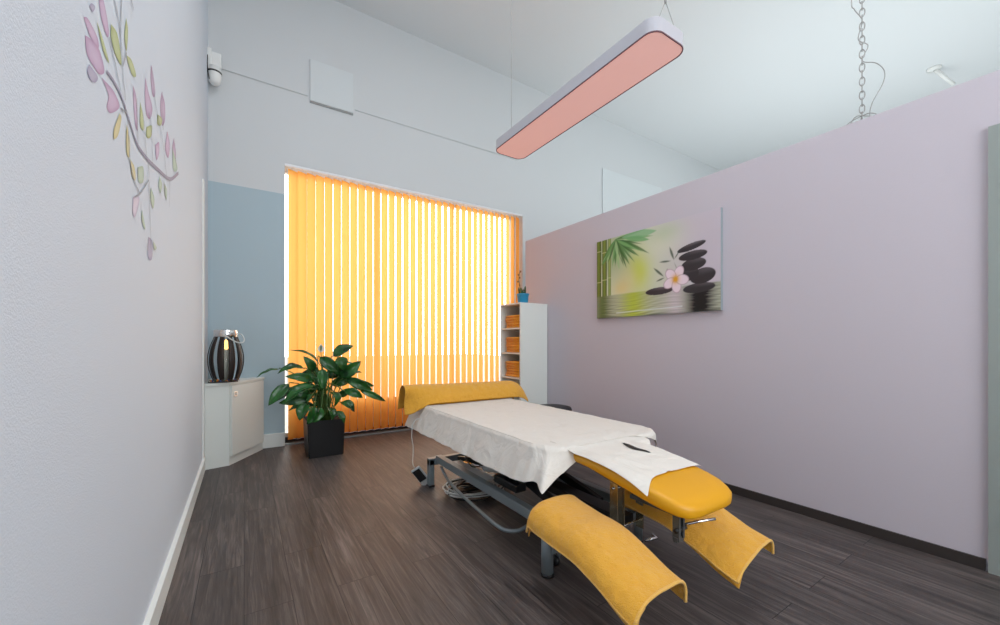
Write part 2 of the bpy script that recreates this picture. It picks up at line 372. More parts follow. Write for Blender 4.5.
# access panels / wall bits
t = thing('access_panel', 'square white cover panel high on the far wall left of the hanging lamp', 'panel', (.88, YF, 4.2))
box('cover', -.24, .24, -.018, -.002, -.24, .24, M['panel'], t, bev=.004)
box('lower_flange', -.24, .24, -.012, -.002, -.262, -.242, M['cable_grey'], t)
t = thing('vent_cover', 'long white box cover on the far wall showing above the lilac partition', 'panel', (6.35, YF, 3.9))
box('cover', -.87, .87, -.02, -.002, -.44, .44, M['panel'], t, bev=.004)
o = tube('wall_cable', [(-.20, YF-.008, 4.01), (.62, YF-.008, 4.005)], .003, M['cable_white'])
tag(o, 'thin cable from the corner sensor to the square white panel', 'cable', None)
o = tube('wall_cable', [(1.14, YF-.008, 4.01), (3.6, YF-.008, 4.01)], .003, M['cable_white'])
tag(o, 'thin cable running right from the square white panel along the far wall', 'cable', None)
# motion sensor in the corner
t = thing('motion_sensor', 'small white sensor with a black ring mounted high in the left corner', 'sensor', (XL, 4.93, 3.92))
box('bracket', 0, .035, -.03, .12, -.02, .19, M['white_plastic'], t, bev=.006)
box('mounting_arm', .03, .115, -.015, .03, .02, .17, M['white_plastic'], t, bev=.01)
lathe('housing', [(0.0, -.16), (.03, -.155), (.05, -.13), (.058, -.09), (.058, -.03), (.05, .02), (.0, .03)], M['white_plastic'], t, loc=(.06, 0, 0))
lathe('ring', [(.0585, -.045), (.061, -.043), (.061, -.03), (.0585, -.028)], M['black'], t, loc=(.06, 0, 0))
tube('cord', smooth_path([(.01, .04, .2), (.004, -.03, .1), (.006, -.05, -.05), (.02, -.05, -.14)], 14), .004, M['black'], t, n=6)
# switch on left wall
t = thing('wall_switch', 'small white switch on the left wall above the corner cabinet', 'switch', (XL, 4.42, 1.2))
box('plate', 0, .008, -.04, .04, -.04, .04, M['white_plastic'], t, bev=.003)
box('rocker', .008, .013, -.022, .022, -.028, .028, M['white_plastic'], t, bev=.002)
struct(box('trim_2', XL, XL+.012, 4.36, 4.44, .108, 2.6, M['white']), 'narrow white strip on the left wall before the cabinet')

# ------------------------------------------------------------------ vertical blind
t = thing('vertical_blind', 'tall orange vertical blind filling the shop window', 'blind', (0, YF+.06, 0))
box('headrail', WX0+.02, WX1-.02, -.012, .012, 3.165, 3.177, M['white_metal'], t, bev=.004)
box('bright_line_strip', WX0, WX1, -.058, -.044, 3.150, 3.1775, M['white_metal'], t, bev=.002)  # white strip added to imitate the line of daylight above the blind
NV = 34; x0, x1 = WX0+.088, WX1-.055; ang = math.radians(30)
def vane_mesh():
    vs, fs = [], []; nx, nz = 6, 2
    for k in range(nz+1):
        z = .05+(3.130-.05)*k/nz
        for i in range(nx+1):
            s = i/nx-.5
            a = s*.118; c = .011*(1-4*s*s)
            vs.append((a*math.cos(ang)+c*math.sin(ang), a*math.sin(ang)-c*math.cos(ang), z))
    for k in range(nz):
        for i in range(nx):
            a = k*(nx+1)+i; fs.append((a, a+1, a+nx+2, a+nx+1))
    me = bpy.data.meshes.new('vane'); me.from_pydata(vs, [], fs); me.materials.append(M['vane'])
    for p in me.polygons: p.use_smooth = True
    return me
vm = vane_mesh()
bm = bmesh.new(); add_box(bm, -.06, .06, -.0025, .0025, .052, .075, M=Matrix.Rotation(ang, 4, 'Z'))
wm = bm_mesh(bm); wm.materials.append(M['vane'])
bm = bmesh.new(); tube_bm(bm, [(0, 0, 3.125), (0, 0, 3.167)], .006, 6); cm = bm_mesh(bm); cm.materials.append(M['white_plastic'])
for i in range(NV):
    x = x0+(x1-x0)*i/(NV-1)
    v = bpy.data.objects.new('vane', vm); COL.objects.link(v); v.parent = t; v.location = (x, 0, 0)
    v.rotation_euler = (0, 0, math.radians(random.uniform(-2.2, 2.2)))
    b_ = bpy.data.objects.new('bottom_weight', wm); COL.objects.link(b_); b_.parent = v
    c_ = bpy.data.objects.new('hanger_clip', cm); COL.objects.link(c_); c_.parent = v
pts = []
for i in range(NV*2-1):
    x = x0+(x1-x0)*i/(NV*2-2); pts.append((x, -.045, .062 if i % 2 == 0 else .052))
tube('spacer_chain', pts, .0022, M['white_plastic'], t, n=5)
tube('pull_cord', [(WX0+.03, -.03, 3.13), (WX0+.03, -.035, 1.2), (WX0+.03, -.03, .5)], .0025, M['white_plastic'], t, n=5)

# ------------------------------------------------------------------ mural
t = thing('wall_mural', 'magnolia branch print with pink blossoms on the left wall', 'wall art', (XL, 0, 0))
def flat_shape(L, c_mid, c_edge, off, t_all):
    """list of closed outlines on the wall -> vertex coloured fan mesh"""
    vs, fs, cols = [], [], []
    for q, P in enumerate(L):
        P = np.array(P+[P[0]]); S = cr(P, len(P)*4)[:-1]
        c = S.mean(axis=0); b0 = len(vs); o_ = off+.00003*q
        vs.append((o_, c[0], c[1])); cols.append(c_mid)
        n = len(S)
        for rr, w_ in ((.6, .25), (1, 1)):
            for p in S:
                x = c+(p-c)*rr; vs.append((o_, x[0], x[1])); cols.append([c_mid[k]*(1-w_)+c_edge[k]*w_ for k in range(4)])
        for i in range(n):
            j = (i+1) % n
            fs.append((b0, b0+1+i, b0+1+j)); fs.append((b0+1+i, b0+1+n+i, b0+1+n+j, b0+1+j))
    me = bpy.data.meshes.new('print'); me.from_pydata(vs, [], fs)
    a = me.color_attributes.new('Col', 'FLOAT_COLOR', 'POINT')
    for i, c in enumerate(cols): a.data[i].color = c
    return me
OFF = dict(petal=.0008, mauve=.0012, pale=.0013, leaf=.0014, light=.0017, ochre=.0019)
for nm, key, cm_, ce in (('blossom', 'petal', lin(206, 186, 208), lin(182, 148, 178)), ('blossom', 'mauve', lin(186, 182, 200), lin(164, 156, 182)),
                         ('blossom', 'pale', lin(226, 216, 228), lin(190, 176, 196)), ('leaf', 'leaf', lin(196, 202, 158), lin(170, 178, 124)),
                         ('leaf', 'light', lin(196, 208, 190), lin(164, 182, 160)), ('leaf', 'ochre', lin(218, 208, 166), lin(202, 188, 136))):
    link({'blossom': 'blossoms', 'leaf': 'leaves'}[nm], flat_shape(MURAL[key], cm_, ce, OFF[key], t), M['print'], t)
def ribbons(L, w0, w1, col, off):
    vs, fs = [], []
    for q, P in enumerate(L):
        S = cr(np.array(P), max(6, len(P)*6)); n = len(S); b0 = len(vs)
        for i, p in enumerate(S):
            d_ = S[min(i+1, n-1)]-S[max(i-1, 0)]; d_ = d_/max(1e-9, np.hypot(*d_)); nn = np.array((-d_[1], d_[0]))
            w_ = w0+(w1-w0)*i/(n-1)
            for s in (-1, 1): x = p+nn*w_*s; vs.append((off+.0001*q, x[0], x[1]))
        for i in range(n-1): fs.append((b0+2*i, b0+2*i+1, b0+2*i+3, b0+2*i+2))
    me = bpy.data.meshes.new('print'); me.from_pydata(vs, [], fs)
    a = me.color_attributes.new('Col', 'FLOAT_COLOR', 'POINT')
    for i in range(len(vs)): a.data[i].color = col
    return me
link('branch', ribbons(MURAL_BRANCH, .0045, .009, lin(156, 150, 168), .0021), M['print'], t)
for q, tw in enumerate(MURAL_TWIGS): link('twig', ribbons([tw], .0035, .0025, lin(164, 168, 174), .0023+.00004*q), M['print'], t)

# ------------------------------------------------------------------ canvas picture
def paint(W=300, H=186):
    u, v = np.meshgrid((np.arange(W)+.5)/W, (np.arange(H)+.5)/H)
    A = 1.6
    L = lambda *c: np.array(lin(*c)[:3])
    img = np.zeros((H, W, 3))
    def mix(mask, col):
        nonlocal img
        m = np.clip(mask, 0, 1)[..., None]; img = img*(1-m)+np.asarray(col)*m
    def ss(a, b, x): t_ = np.clip((x-a)/(b-a), 0, 1); return t_*t_*(3-2*t_)
    img[:] = L(206, 212, 184)
    mix(ss(.45, 1.05, u+.25*v), L(196, 186, 196))
    def blob(cx, cy, rx, ry, col, k=1.0, soft=1.0): mix(k*np.exp(-(((u-cx)/rx)**2+((v-cy)/ry)**2)*soft), col)
    blob(.40, .55, .10, .26, L(196, 208, 10), 1.0); blob(.30, .45, .12, .2, L(216, 206, 160), .7); blob(.55, .8, .2, .2, L(214, 216, 190), .7)
    blob(.25, .35, .08, .1, L(224, 196, 120), .6); blob(.62, .9, .12, .1, L(170, 190, 150), .5)
    blob(.16, .8, .2, .3, L(90, 130, 60), .6)
    # bamboo
    for a, b, c1, c2 in ((-.01, .048, (52, 66, 20), (104, 122, 44)), (.058, .106, (50, 68, 20), (116, 134, 56)), (.120, .148, (96, 118, 50), (146, 164, 92))):
        m = ss(a-.003, a+.003, u)*(1-ss(b-.003, b+.003, u)); t_ = np.clip((u-a)/(b-a), 0, 1)
        col = L(*c1)+(L(*c2)-L(*c1))*np.sin(t_*PI)[..., None]
        img = img*(1-m[..., None])+col*m[..., None]
        for nz_ in (.47+a*.3, .86-a*.4): mix(.7*m*np.exp(-((v-nz_)/.005)**2), L(206, 206, 160))
    # bamboo leaves
    def leaf(x0, y0, x1, y1, w, col):
        dx, dy = (x1-x0)*A, (y1-y0); Ln = math.hypot(dx, dy)
        px, py = (u-x0)*A, v-y0
        s = (px*dx+py*dy)/Ln/Ln; d_ = np.abs(px*dy-py*dx)/Ln
        ww = w*np.sin(np.clip(s, 0, 1)*PI)**.8
        m = ((s > 0) & (s < 1))*ss(-.004, .010, ww-d_)*.85
        mix(m, col)
    rr = random.Random(3)
    for k in range(44):
        a = math.radians(rr.uniform(-125, 8)); l = rr.uniform(.16, .40)
        leaf(.19, .97, .19+l*math.cos(a)/A*1.4, .97+l*math.sin(a), rr.uniform(.012, .028), L(*rr.choice([(66, 118, 56), (112, 164, 98), (90, 142, 78), (150, 186, 130), (52, 98, 46), (170, 196, 150)])))
    leaf(.25, .97, .56, .94, .05, L(128, 178, 128)); leaf(.28, .95, .50, .86, .035, L(110, 166, 104)); leaf(.25, .95, .5, .70, .02, L(60, 110, 50))
    leaf(.2, .98, .30, .58, .02, L(44, 92, 36)); leaf(.2, .98, .12, .7, .02, L(44, 92, 36))
    # water
    wl = .285
    wm_ = 1-ss(wl-.012, wl+.008, v)
    base = img.copy()
    rip = (np.sin(v*230+5*np.sin(u*7)+9*u)+np.sin(v*137-4*np.sin(u*11+1)-14*u)+np.sin(v*310+7*np.sin(u*5+v*20)))/2.2
    refl = np.zeros_like(img)
    refl[:] = L(176, 178, 158)
    def rb(cx, rx, col, k): 
        nonlocal refl
        m = (k*np.exp(-((u+.012*rip-cx)/rx)**2))[..., None]; refl = refl*(1-m)+np.asarray(col)*m
    rb(.36, .12, L(176, 190, 40), .9); rb(.06, .09, L(84, 104, 46), .95); rb(.70, .07, L(206, 190, 200), .7); rb(.87, .085, L(44, 38, 40), 1.3)
    refl *= (1+.22*rip*ss(0, .25, wl-v+.05))[..., None]
    img = img*(1-wm_[..., None])+np.clip(refl, 0, 1)*wm_[..., None]
    mix((1-ss(.0, .035, v))*.7*(.6+.4*np.sin(u*14)), L(60, 60, 50))
    mix(np.exp(-((v-.05-.03*u)/.006)**2)*(u > .2)*(u < .75)*.8, L(220, 226, 226))
    # stones
    def stone(cx, cy, rx, ry, ang_, c=(44, 38, 42), hi=(118, 108, 112)):
        a = math.radians(ang_); px, py = (u-cx)*A, v-cy
        qx = px*math.cos(a)+py*math.sin(a); qy = -px*math.sin(a)+py*math.cos(a)
        r = np.sqrt((qx/rx)**2+(qy/ry)**2)
        m = 1-ss(.96, 1.03, r)
        t_ = np.clip(qy/ry, -1, 1)
        col = L(*c)+(L(*hi)-L(*c))*(ss(-.1, 1, t_)*ss(-1.2, .9, qx/rx)*.55)[..., None]
        img[:] = img*(1-m[..., None])+col*m[..., None]
    stone(.575, .262, .175, .042, 1, (52, 44, 50), (140, 130, 138))
    stone(.86, .245, .17, .05, 2)
    stone(.885, .362, .135, .078, 8); stone(.80, .40, .10, .07, 10)
    stone(.825, .492, .135, .062, 4); stone(.82, .585, .155, .047, 3); stone(.81, .677, .158, .036, 10, (44, 38, 42), (150, 140, 144))
    # sprigs
    for q in ((.615, .41, .53, .53, .016), (.67, .57, .575, .58, .013), (.69, .57, .655, .73, .016), (.69, .58, .73, .66, .01), (.62, .40, .55, .37, .012), (.63, .41, .64, .5, .01)):
        leaf(*q, L(40, 66, 34))
    leaf(.69, .55, .72, .44, .006, L(90, 100, 70))
    # flower
    fx, fy = .70, .365
    for k in range(5):
        a = math.radians(72*k+62); 
        cx, cy = fx+.052*math.cos(a)*.95, fy+.083*math.sin(a)*.9
        px, py = (u-cx)*A, v-cy
        qx = px*math.cos(a)+py*math.sin(a); qy = -px*math.sin(a)+py*math.cos(a)
        r = np.sqrt((qx/.078)**2+(qy/.056)**2); m = 1-ss(.92, 1.04, r)
        mix(m, L(178, 150, 162)); mix(1-ss(.75, .98, r), L(232, 212, 222))
    blob(fx, fy, .028, .05, L(222, 160, 40), 1.2, 1.2)
    return np.clip(img, 0, 1)
IMG = paint()
t = thing('canvas_print', 'wide canvas print of bamboo, stacked black stones and a white flower', 'picture', (XR, 0, 0))
y0, y1, z0, z1 = 2.943, 1.655, 1.407, 2.210
H_, W_ = IMG.shape[:2]
vs, fs = [], []
for j in range(H_):
    for i in range(W_): vs.append((-.0305, y0+(y1-y0)*i/(W_-1), z0+(z1-z0)*j/(H_-1)))
for j in range(H_-1):
    for i in range(W_-1):
        a = j*W_+i; fs.append((a, a+1, a+W_+1, a+W_))
me = bpy.data.meshes.new('picture_face'); me.from_pydata(vs, [], fs)
ca = me.color_attributes.new('Col', 'FLOAT_COLOR', 'POINT')
ca.data.foreach_set('color', np.concatenate([IMG.reshape(-1, 3), np.ones((H_*W_, 1))], axis=1).astype(np.float32).ravel())
link('picture_face', me, M['canvas'], t)
box('stretcher_frame', -.030, -.001, y1, y0, z0, z1, mat('grey canvas edge', lin(150, 160, 164), .6), t)
# ------------------------------------------------------------------ corner cabinet
t = thing('corner_cabinet', 'cream white corner cabinet with a diagonal door, plant leaf touching its top', 'cabinet')
def prism(name, pts, z0, z1, m, parent, bev=0):
    bm = bmesh.new()
    a = [bm.verts.new((x, y, z0)) for x, y in pts]; b = [bm.verts.new((x, y, z1)) for x, y in pts]
    n = len(pts)
    bm.faces.new(a[::-1]); bm.faces.new(b)
    for i in range(n): bm.faces.new((a[i], a[(i+1) % n], b[(i+1) % n], b[i]))
    if bev: bmesh.ops.bevel(bm, geom=list(bm.edges), offset=bev, segments=2, affect='EDGES')
    return link(name, bm_mesh(bm, name), m, parent)
CB = [(-.308, 4.455), (-.118, 4.50), (.168, 4.985), (.168, 5.036), (-.308, 5.036)]
prism('body', CB, .0, .757, M['white_lam'], t)
prism('top_board', [(-.309, 4.438), (-.112, 4.482), (.186, 4.98), (.186, 5.037), (-.309, 5.037)], .757, .78, M['white_lam'], t, .002)
p0, p1 = Vector((-.118, 4.50, 0)), Vector((.168, 4.985, 0)); dd = (p1-p0).normalized(); nn = Vector((dd.y, -dd.x, 0))
L = (p1-p0).length
MD = Matrix.Translation(p0)@Matrix(((dd.x, nn.x, 0, 0), (dd.y, nn.y, 0, 0), (0, 0, 1, 0), (0, 0, 0, 1)))
dr = box('door', .012, L-.012, .001, .019, .085, .748, M['white_lam'], t, bev=.002, M=MD)
box('lock_plate', .04, .085, .019, .024, .64, .69, M['chrome'], dr, bev=.002, M=MD)
box('keyhole', .056, .069, .024, .0255, .65, .68, M['black'], dr, M=MD)

# lantern on the cabinet
lx, ly, lz = -.146, 4.60, .7815
t = thing('lantern', 'barrel shaped dark slatted lantern with a chrome rim on the corner cabinet', 'lantern', (lx, ly, lz))
prof = lambda z: .092+.052*math.sin(PI*min(1, max(0, z/.42)))**.9
lathe('base_disc', [(0, 0), (.09, 0), (.094, .006), (.09, .014), (0, .014)], M['dark_steel'], t)
M['bronze'] = mat('dark woven bronze strips', lin(48, 38, 34), .4, .3, bump=(130, .8, .004))
for k in range(10):
    a0 = -PI/2+2*PI*(k+.5)/10+.05; hw = .19; nz = 14; G = []
    for i in range(nz+1):
        z = .012+.42*i/nz; r = prof(z)
        G.append([(r*math.cos(a0+s*hw), r*math.sin(a0+s*hw), z) for s in (-1, -.33, .33, 1)])
    o = grid_mesh('slat', np.array(G), M['bronze'], t, .005)
lathe('rim', [(.094, .425), (.098, .43), (.098, .49), (.090, .495), (.086, .49), (.086, .43), (.094, .425)], M['chrome'], t)
lathe('glass_cylinder', [(.05, .016), (.05, .36)], M['glass'], t, n=24)
lathe('candle', [(0, .016), (.034, .016), (.034, .30), (.03, .305), (0, .302)], M['spathe'], t, n=24)
lathe('flame', [(0, .307), (.024, .315), (.027, .345), (.018, .385), (0, .405)], M['glow'], t, n=16)
tube('handle', smooth_path([(.095, -.02, .46), (.125, -.05, .45), (.145, -.075, .41), (.135, -.095, .375), (.09, -.115, .375), (.02, -.112, .42), (-.03, -.10, .46)], 26), .006, M['cable_white'], t, n=8)
o = None
t = thing('leaf_garland', 'small dark garland of coloured leaves lying round the lantern foot', 'decoration', (lx-.02, ly, .781))
gm = [mat('green garland leaf', lin(44, 80, 50), .5), mat('orange garland leaf', lin(190, 110, 40), .5), mat('blue garland leaf', lin(50, 74, 130), .5), mat('dark garland leaf', lin(50, 34, 28), .6)]
tube('twig', smooth_path([(-.11, -.10, .008), (-.05, -.145, .01), (.02, -.145, .008), (.08, -.12, .01), (.115, -.08, .007)], 20), .006, gm[3], t, n=6)
for k in range(18):
    u = k/17; c = cr(np.array([(-.10, -.105), (-.05, -.145), (.02, -.148), (.08, -.125), (.115, -.085)]), 18)[k]
    a = random.uniform(0, 6.28); l = random.uniform(.022, .036)
    G = []
    for i in range(5):
        s = i/4; w = .010*math.sin(PI*min(.95, s+.05)); zz = .012+.018*math.sin(PI*s)*random.uniform(.6, 1.2)
        px, py = c[0]+math.cos(a)*l*(s-.5), c[1]+math.sin(a)*l*(s-.5)
        G.append([(px-math.sin(a)*w, py+math.cos(a)*w, zz), (px, py, zz+.004), (px+math.sin(a)*w, py-math.cos(a)*w, zz)])
    grid_mesh('garland_leaf', np.array(G), gm[k % 4], t)

# ------------------------------------------------------------------ potted plant
t = thing('potted_plant', 'large green peace lily in a square black planter in front of the orange blind', 'plant', (.702, 4.49, 0))
bm = bmesh.new()
vs = bmesh.ops.create_cube(bm, size=1)['verts']
for v in vs:
    v.co.z = .37 if v.co.z > 0 else .0
    s = .178 if v.co.z > 0 else .165
    v.co.x = s*(1 if v.co.x > 0 else -1); v.co.y = s*(1 if v.co.y > 0 else -1)
top = [f for f in bm.faces if f.normal.z > .9]
r = bmesh.ops.inset_region(bm, faces=top, thickness=.014); 
bmesh.ops.translate(bm, vec=(0, 0, -.03), verts=list({v for f in top for v in f.verts}))
bmesh.ops.bevel(bm, geom=[e for e in bm.edges if abs(e.verts[0].co.z-e.verts[1].co.z) > .2], offset=.012, segments=3, affect='EDGES')
link('planter', bm_mesh(bm), M['pot_black'], t)
G = np.array([[(x, y, .343+.008*math.sin(x*60)*math.cos(y*50)) for y in np.linspace(-.165, .165, 12)] for x in np.linspace(-.165, .165, 12)])
grid_mesh('soil', G, M['soil'], t)
def leaf_geo(vs, fs, b, tip, w, droop, roll, seed):
    b, tip = Vector(b), Vector(tip); ax = tip-b; n = 11
    up = Vector((0, 0, 1)); side = ax.cross(up)
    if side.length < 1e-3: side = Vector((1, 0, 0))
    side.normalize(); nr = side.cross(ax).normalized()
    face = Vector((0, -.80, .60)); side = ax.cross(face)
    if side.length < .02: side = Vector((1, 0, 0))
    side.normalize(); side = (Matrix.Rotation(roll, 3, ax)@side).normalized(); nr = side.cross(ax).normalized()
    i0 = len(vs); m = 7
    for i in range(n):
        s = i/(n-1); c = b+ax*s+nr*(droop*math.sin(PI*s))
        ww = w/2*(math.sin(PI*(s**.8))**.75 if 0 < s < 1 else 0.02)
        for j in range(m):
            q = (j/(m-1)-.5)*2
            fold = abs(q)*ww*.45 + .004*math.sin(s*16+seed)*abs(q)
            vs.append(tuple(c+side*(q*ww)+nr*fold))
    for i in range(n-1):
        for j in range(m-1):
            a = i0+i*m+j; fs.append((a, a+1, a+m+1, a+m))
vs, fs = [], []; sb = bmesh.new(); O = Vector((.69, 4.49, 0))
EXTRA = []
rr = random.Random(5)
for k in range(22):   # leaves towards the back and inside that fill the crown
    a = rr.uniform(.1, PI-.1); d_ = rr.uniform(.12, .3); h = rr.uniform(.55, .95)
    bx, by = .69+.4*d_*math.cos(a), 4.49+.35*d_*math.sin(a)
    EXTRA.append((bx, by, h-.08, .69+(d_+.14)*math.cos(a), 4.49+.65*(d_+.05)*math.sin(a), h-.02-rr.uniform(0, .1), rr.uniform(.06, .09)))
for q, (bx, by, bz, tx, ty, tz, w) in enumerate(LEAVES+EXTRA):
    b = Vector((bx, by, bz))-O; tip = Vector((tx, ty, tz))-O
    leaf_geo(vs, fs, b, tip, w*1.33, .02+.03*rr.random(), rr.uniform(-.65, .65), q)
    root = Vector((rr.uniform(-.07, .07), rr.uniform(-.06, .06), .34))
    ax = (tip-b).normalized()
    mid = root.lerp(b, .55)+Vector((0, 0, .10+.05*rr.random()))-ax*.03
    if bz < .72: mid.z += .08
    tube_bm(sb, smooth_path([root, root.lerp(mid, .5)+Vector((0, 0, .03)), mid, b-ax*.02, b], 9), [.006]*3+[.0045]*6, 6)
me = bpy.data.meshes.new('foliage'); me.from_pydata(vs, [], fs)
o = link('foliage', me, M['leaf'], t, True); md = o.modifiers.new('s', 'SOLIDIFY'); md.thickness = .0015
link('stems', bm_mesh(sb), M['stem_green'], t, True)
for (fx, fz, hh) in ((.631, 1.075, .085), (.645, .76, .09)):
    c = Vector((fx, 4.28, fz))-O; G = []
    for i in range(9):
        s = i/8; w = .03*math.sin(PI*min(.97, s**.8+.03)); G.append([(c.x+w*math.cos(a), c.y+.02*math.sin(a)*(1-s), c.z+hh*(s-.2)) for a in np.linspace(-.3, PI+.3, 9)])
    f = grid_mesh('flower', np.array(G), M['spathe'], t, .001)
    tube('spadix', [(c.x, c.y-.004, c.z), (c.x, c.y-.006, c.z+.05)], .006, M['stem_green'], f, n=8)
    tube('flower_stalk', smooth_path([(0, 0, .34), (c.x*.5, c.y*.4, .34+(c.z-.34)*.6), (c.x, c.y, c.z-.015)], 9), .004, M['stem_green'], f, n=6)

# ------------------------------------------------------------------ shelf unit with towels
sx0, sx1, sy0, sy1, sz = 2.73, 3.140, 3.779, 4.215, 1.63
t = thing('shelf_unit', 'tall narrow white shelf unit holding orange towels in the corner', 'shelf', (0, 0, 0))
box('side_panel', sx0, sx1, sy0, sy0+.018, 0, sz-.018, M['white_lam'], t, bev=.001)
box('side_panel', sx0, sx1, sy1-.018, sy1, 0, sz-.018, M['white_lam'], t, bev=.001)
box('top_board', sx0-.004, sx1, sy0-.003, sy1+.003, sz-.018, sz, M['white_lam'], t, bev=.001)
box('back_panel', sx1-.008, sx1, sy0+.018, sy1-.018, .06, sz-.018, M['white_lam'], t)
for z in (.06, .42, .735, 1.035, 1.335): box('shelf', sx0+.004, sx1-.008, sy0+.018, sy1-.018, z-.018, z, M['white_lam'], t, bev=.001)
box('plinth', sx0+.02, sx0+.035, sy0+.018, sy1-.018, 0, .042, M['white_lam'], t)
def towel_mesh(l, w, h):
    """folded towel: spiral fold seen from the front"""
    bm = bmesh.new(); add_box(bm, -w/2, w/2, -l/2, l/2, 0, h)
    bmesh.ops.bevel(bm, geom=list(bm.edges), offset=h*.42, segments=3, affect='EDGES')
    return bm_mesh(bm)
def fold_mesh(l, w, h):
    bm = bmesh.new(); add_box(bm, -w/2-.002, -w/2+.012, -l/2+.006, l/2-.006, h*.47, h*.53); return bm_mesh(bm)
tm = towel_mesh(.335, .27, .0312); tm.materials.append(M['towel_orange'])
for p in tm.polygons: p.use_smooth = True
fm = fold_mesh(.335, .27, .0312); fm.materials.append(M['towel_edge'])
ORD = ['lowest', 'second from the bottom', 'third from the bottom', 'third from the top', 'second from the top', 'topmost']
def ordn(k, n):
    if k == 0: return 'lowest'
    if k == n-1: return 'topmost'
    if k < n/2: return {1: 'second from the bottom', 2: 'third from the bottom'}[k]
    return {2: 'second from the top', 3: 'third from the top'}[n-k]
for zb, n, where, gr in ((1.335, 5, 'upper', 'orange towels on the upper shelf'), (1.035, 6, 'middle', 'orange towels on the middle shelf'), (.735, 6, 'lower', 'orange towels on the lower shelf')):
    for k in range(n):
        r_ = thing('folded_towel', 'folded orange towel, %s of the pile on the %s shelf' % (ordn(k, n), where), 'towel',
                   (sx0+.165+random.uniform(-.006, .006), 3.985+random.uniform(-.01, .01), zb+.001+k*.0314), random.uniform(-.03, .03), gr)
        c = bpy.data.objects.new('towel_body', tm); COL.objects.link(c); c.parent = r_
        c2 = bpy.data.objects.new('fold', fm); COL.objects.link(c2); c2.parent = r_
# plant pot on the unit
t = thing('small_potted_plant', 'small blue pot with a thin orchid stem and succulent on top of the shelf unit', 'plant', (2.855, 3.90, sz+.001))
lathe('pot', [(0, 0), (.058, 0), (.062, .01), (.072, .10), (.078, .104), (.078, .118), (.068, .118), (.064, .09), (0, .09)], M['blue_pot'], t)
lathe('soil', [(0, .092), (.066, .092)], M['soil'], t, n=20)
bm = bmesh.new()
for k in range(7):
    a = k*.9; r_ = .02+.012*(k % 3)
    tube_bm(bm, [(r_*math.cos(a), r_*math.sin(a), .09), (r_*1.2*math.cos(a), r_*1.2*math.sin(a), .13), (r_*1.5*math.cos(a), r_*1.5*math.sin(a), .155+.015*(k % 3)), (r_*1.6*math.cos(a), r_*1.6*math.sin(a), .175+.015*(k % 3))], [.011, .013, .01, .002], 8)
link('succulent', bm_mesh(bm), M['leaf'], t, True)
st = tube('orchid_stem', smooth_path([(-.02, .01, .09), (-.045, .0, .2), (-.06, 0, .30), (-.045, 0, .40)], 14), .004, mat('brown stem', lin(120, 90, 60), .6), t, n=6)
for k, (x, z) in enumerate(((-.05, .22), (-.075, .26), (-.048, .31), (-.065, .345), (-.035, .385))):
    lathe('bud', [(0, -.012), (.008, -.006), (.010, .003), (.005, .012), (0, .015)], mat('brown bud', lin(130, 96, 60), .6) if k == 0 else bpy.data.materials['brown bud'], st, n=10, loc=(x, 0, z))

# ------------------------------------------------------------------ black stool behind the table
t = thing('rolling_stool', 'black padded round stool behind the treatment table by the lilac wall', 'stool', (2.66, 3.13, 0))
lathe('seat', [(0, .43), (.18, .43), (.20, .445), (.205, .47), (.195, .492), (.16, .5), (0, .502)], M['black_soft'], t)
lathe('gas_column', [(.03, .10), (.03, .28), (.018, .28), (.018, .43)], M['chrome'], t, n=20)
for k in range(5):
    a = 2*PI*k/5+.3
    lg = tube('base_arm', [(.02*math.cos(a), .02*math.sin(a), .11), (.22*math.cos(a), .22*math.sin(a), .075)], [.02, .014], M['chrome'], t)
    w_ = lathe('caster', [(0, -.012), (.024, -.012), (.026, 0), (.024, .012), (0, .012)], M['black'], lg, n=16)
    w_.rotation_euler = (PI/2, 0, a); w_.location = (.225*math.cos(a), .225*math.sin(a), .027)
    tube('caster_stem', [(.22*math.cos(a), .22*math.sin(a), .075), (.222*math.cos(a), .222*math.sin(a), .04)], .006, M['black'], lg)

# ------------------------------------------------------------------ treatment table
def rrect(hx, hy, r, n=8):
    P = []
    for cx, cy, a0 in ((hx-r, hy-r, 0), (-hx+r, hy-r, PI/2), (-hx+r, -hy+r, PI), (hx-r, -hy+r, 1.5*PI)):
        for k in range(n+1): a = a0+PI/2*k/n; P.append((cx+r*math.cos(a), cy+r*math.sin(a)))
    return P
def shell_(name, rings, m, parent, capa=True, capb=True):
    bm = bmesh.new(); R2 = [[bm.verts.new((x, y, z)) for x, y in P] for P, z in rings]
    for a, b in zip(R2, R2[1:]):
        n = len(a)
        for k in range(n): bm.faces.new((a[k], a[(k+1) % n], b[(k+1) % n], b[k]))
    if capa: bm.faces.new(R2[0][::-1])
    if capb: bm.faces.new(R2[-1])
    return link(name, bm_mesh(bm), m, parent)
T = thing('massage_table', 'height adjustable treatment table with yellow upholstery and grey steel frame', 'massage table', (0, 0, 0))
mo = shell_('mattress', [(rrect(.41, .925, .12), .530), (rrect(.424, .938, .135), .535), (rrect(.430, .945, .14), .548), (rrect(.430, .945, .14), .580), (rrect(.424, .938, .135), .593), (rrect(.41, .925, .12), .599)], M['yellow_vinyl'], T)
mo.location = (1.748, 2.505, 0)
boxes('mattress_frame', [(1.42, 1.46, 1.70, 3.38, .49, .53), (2.03, 2.07, 1.70, 3.38, .49, .53), (1.42, 2.07, 1.72, 1.76, .49, .53), (1.42, 2.07, 3.32, 3.36, .49, .53)], M['dark_steel'], T)
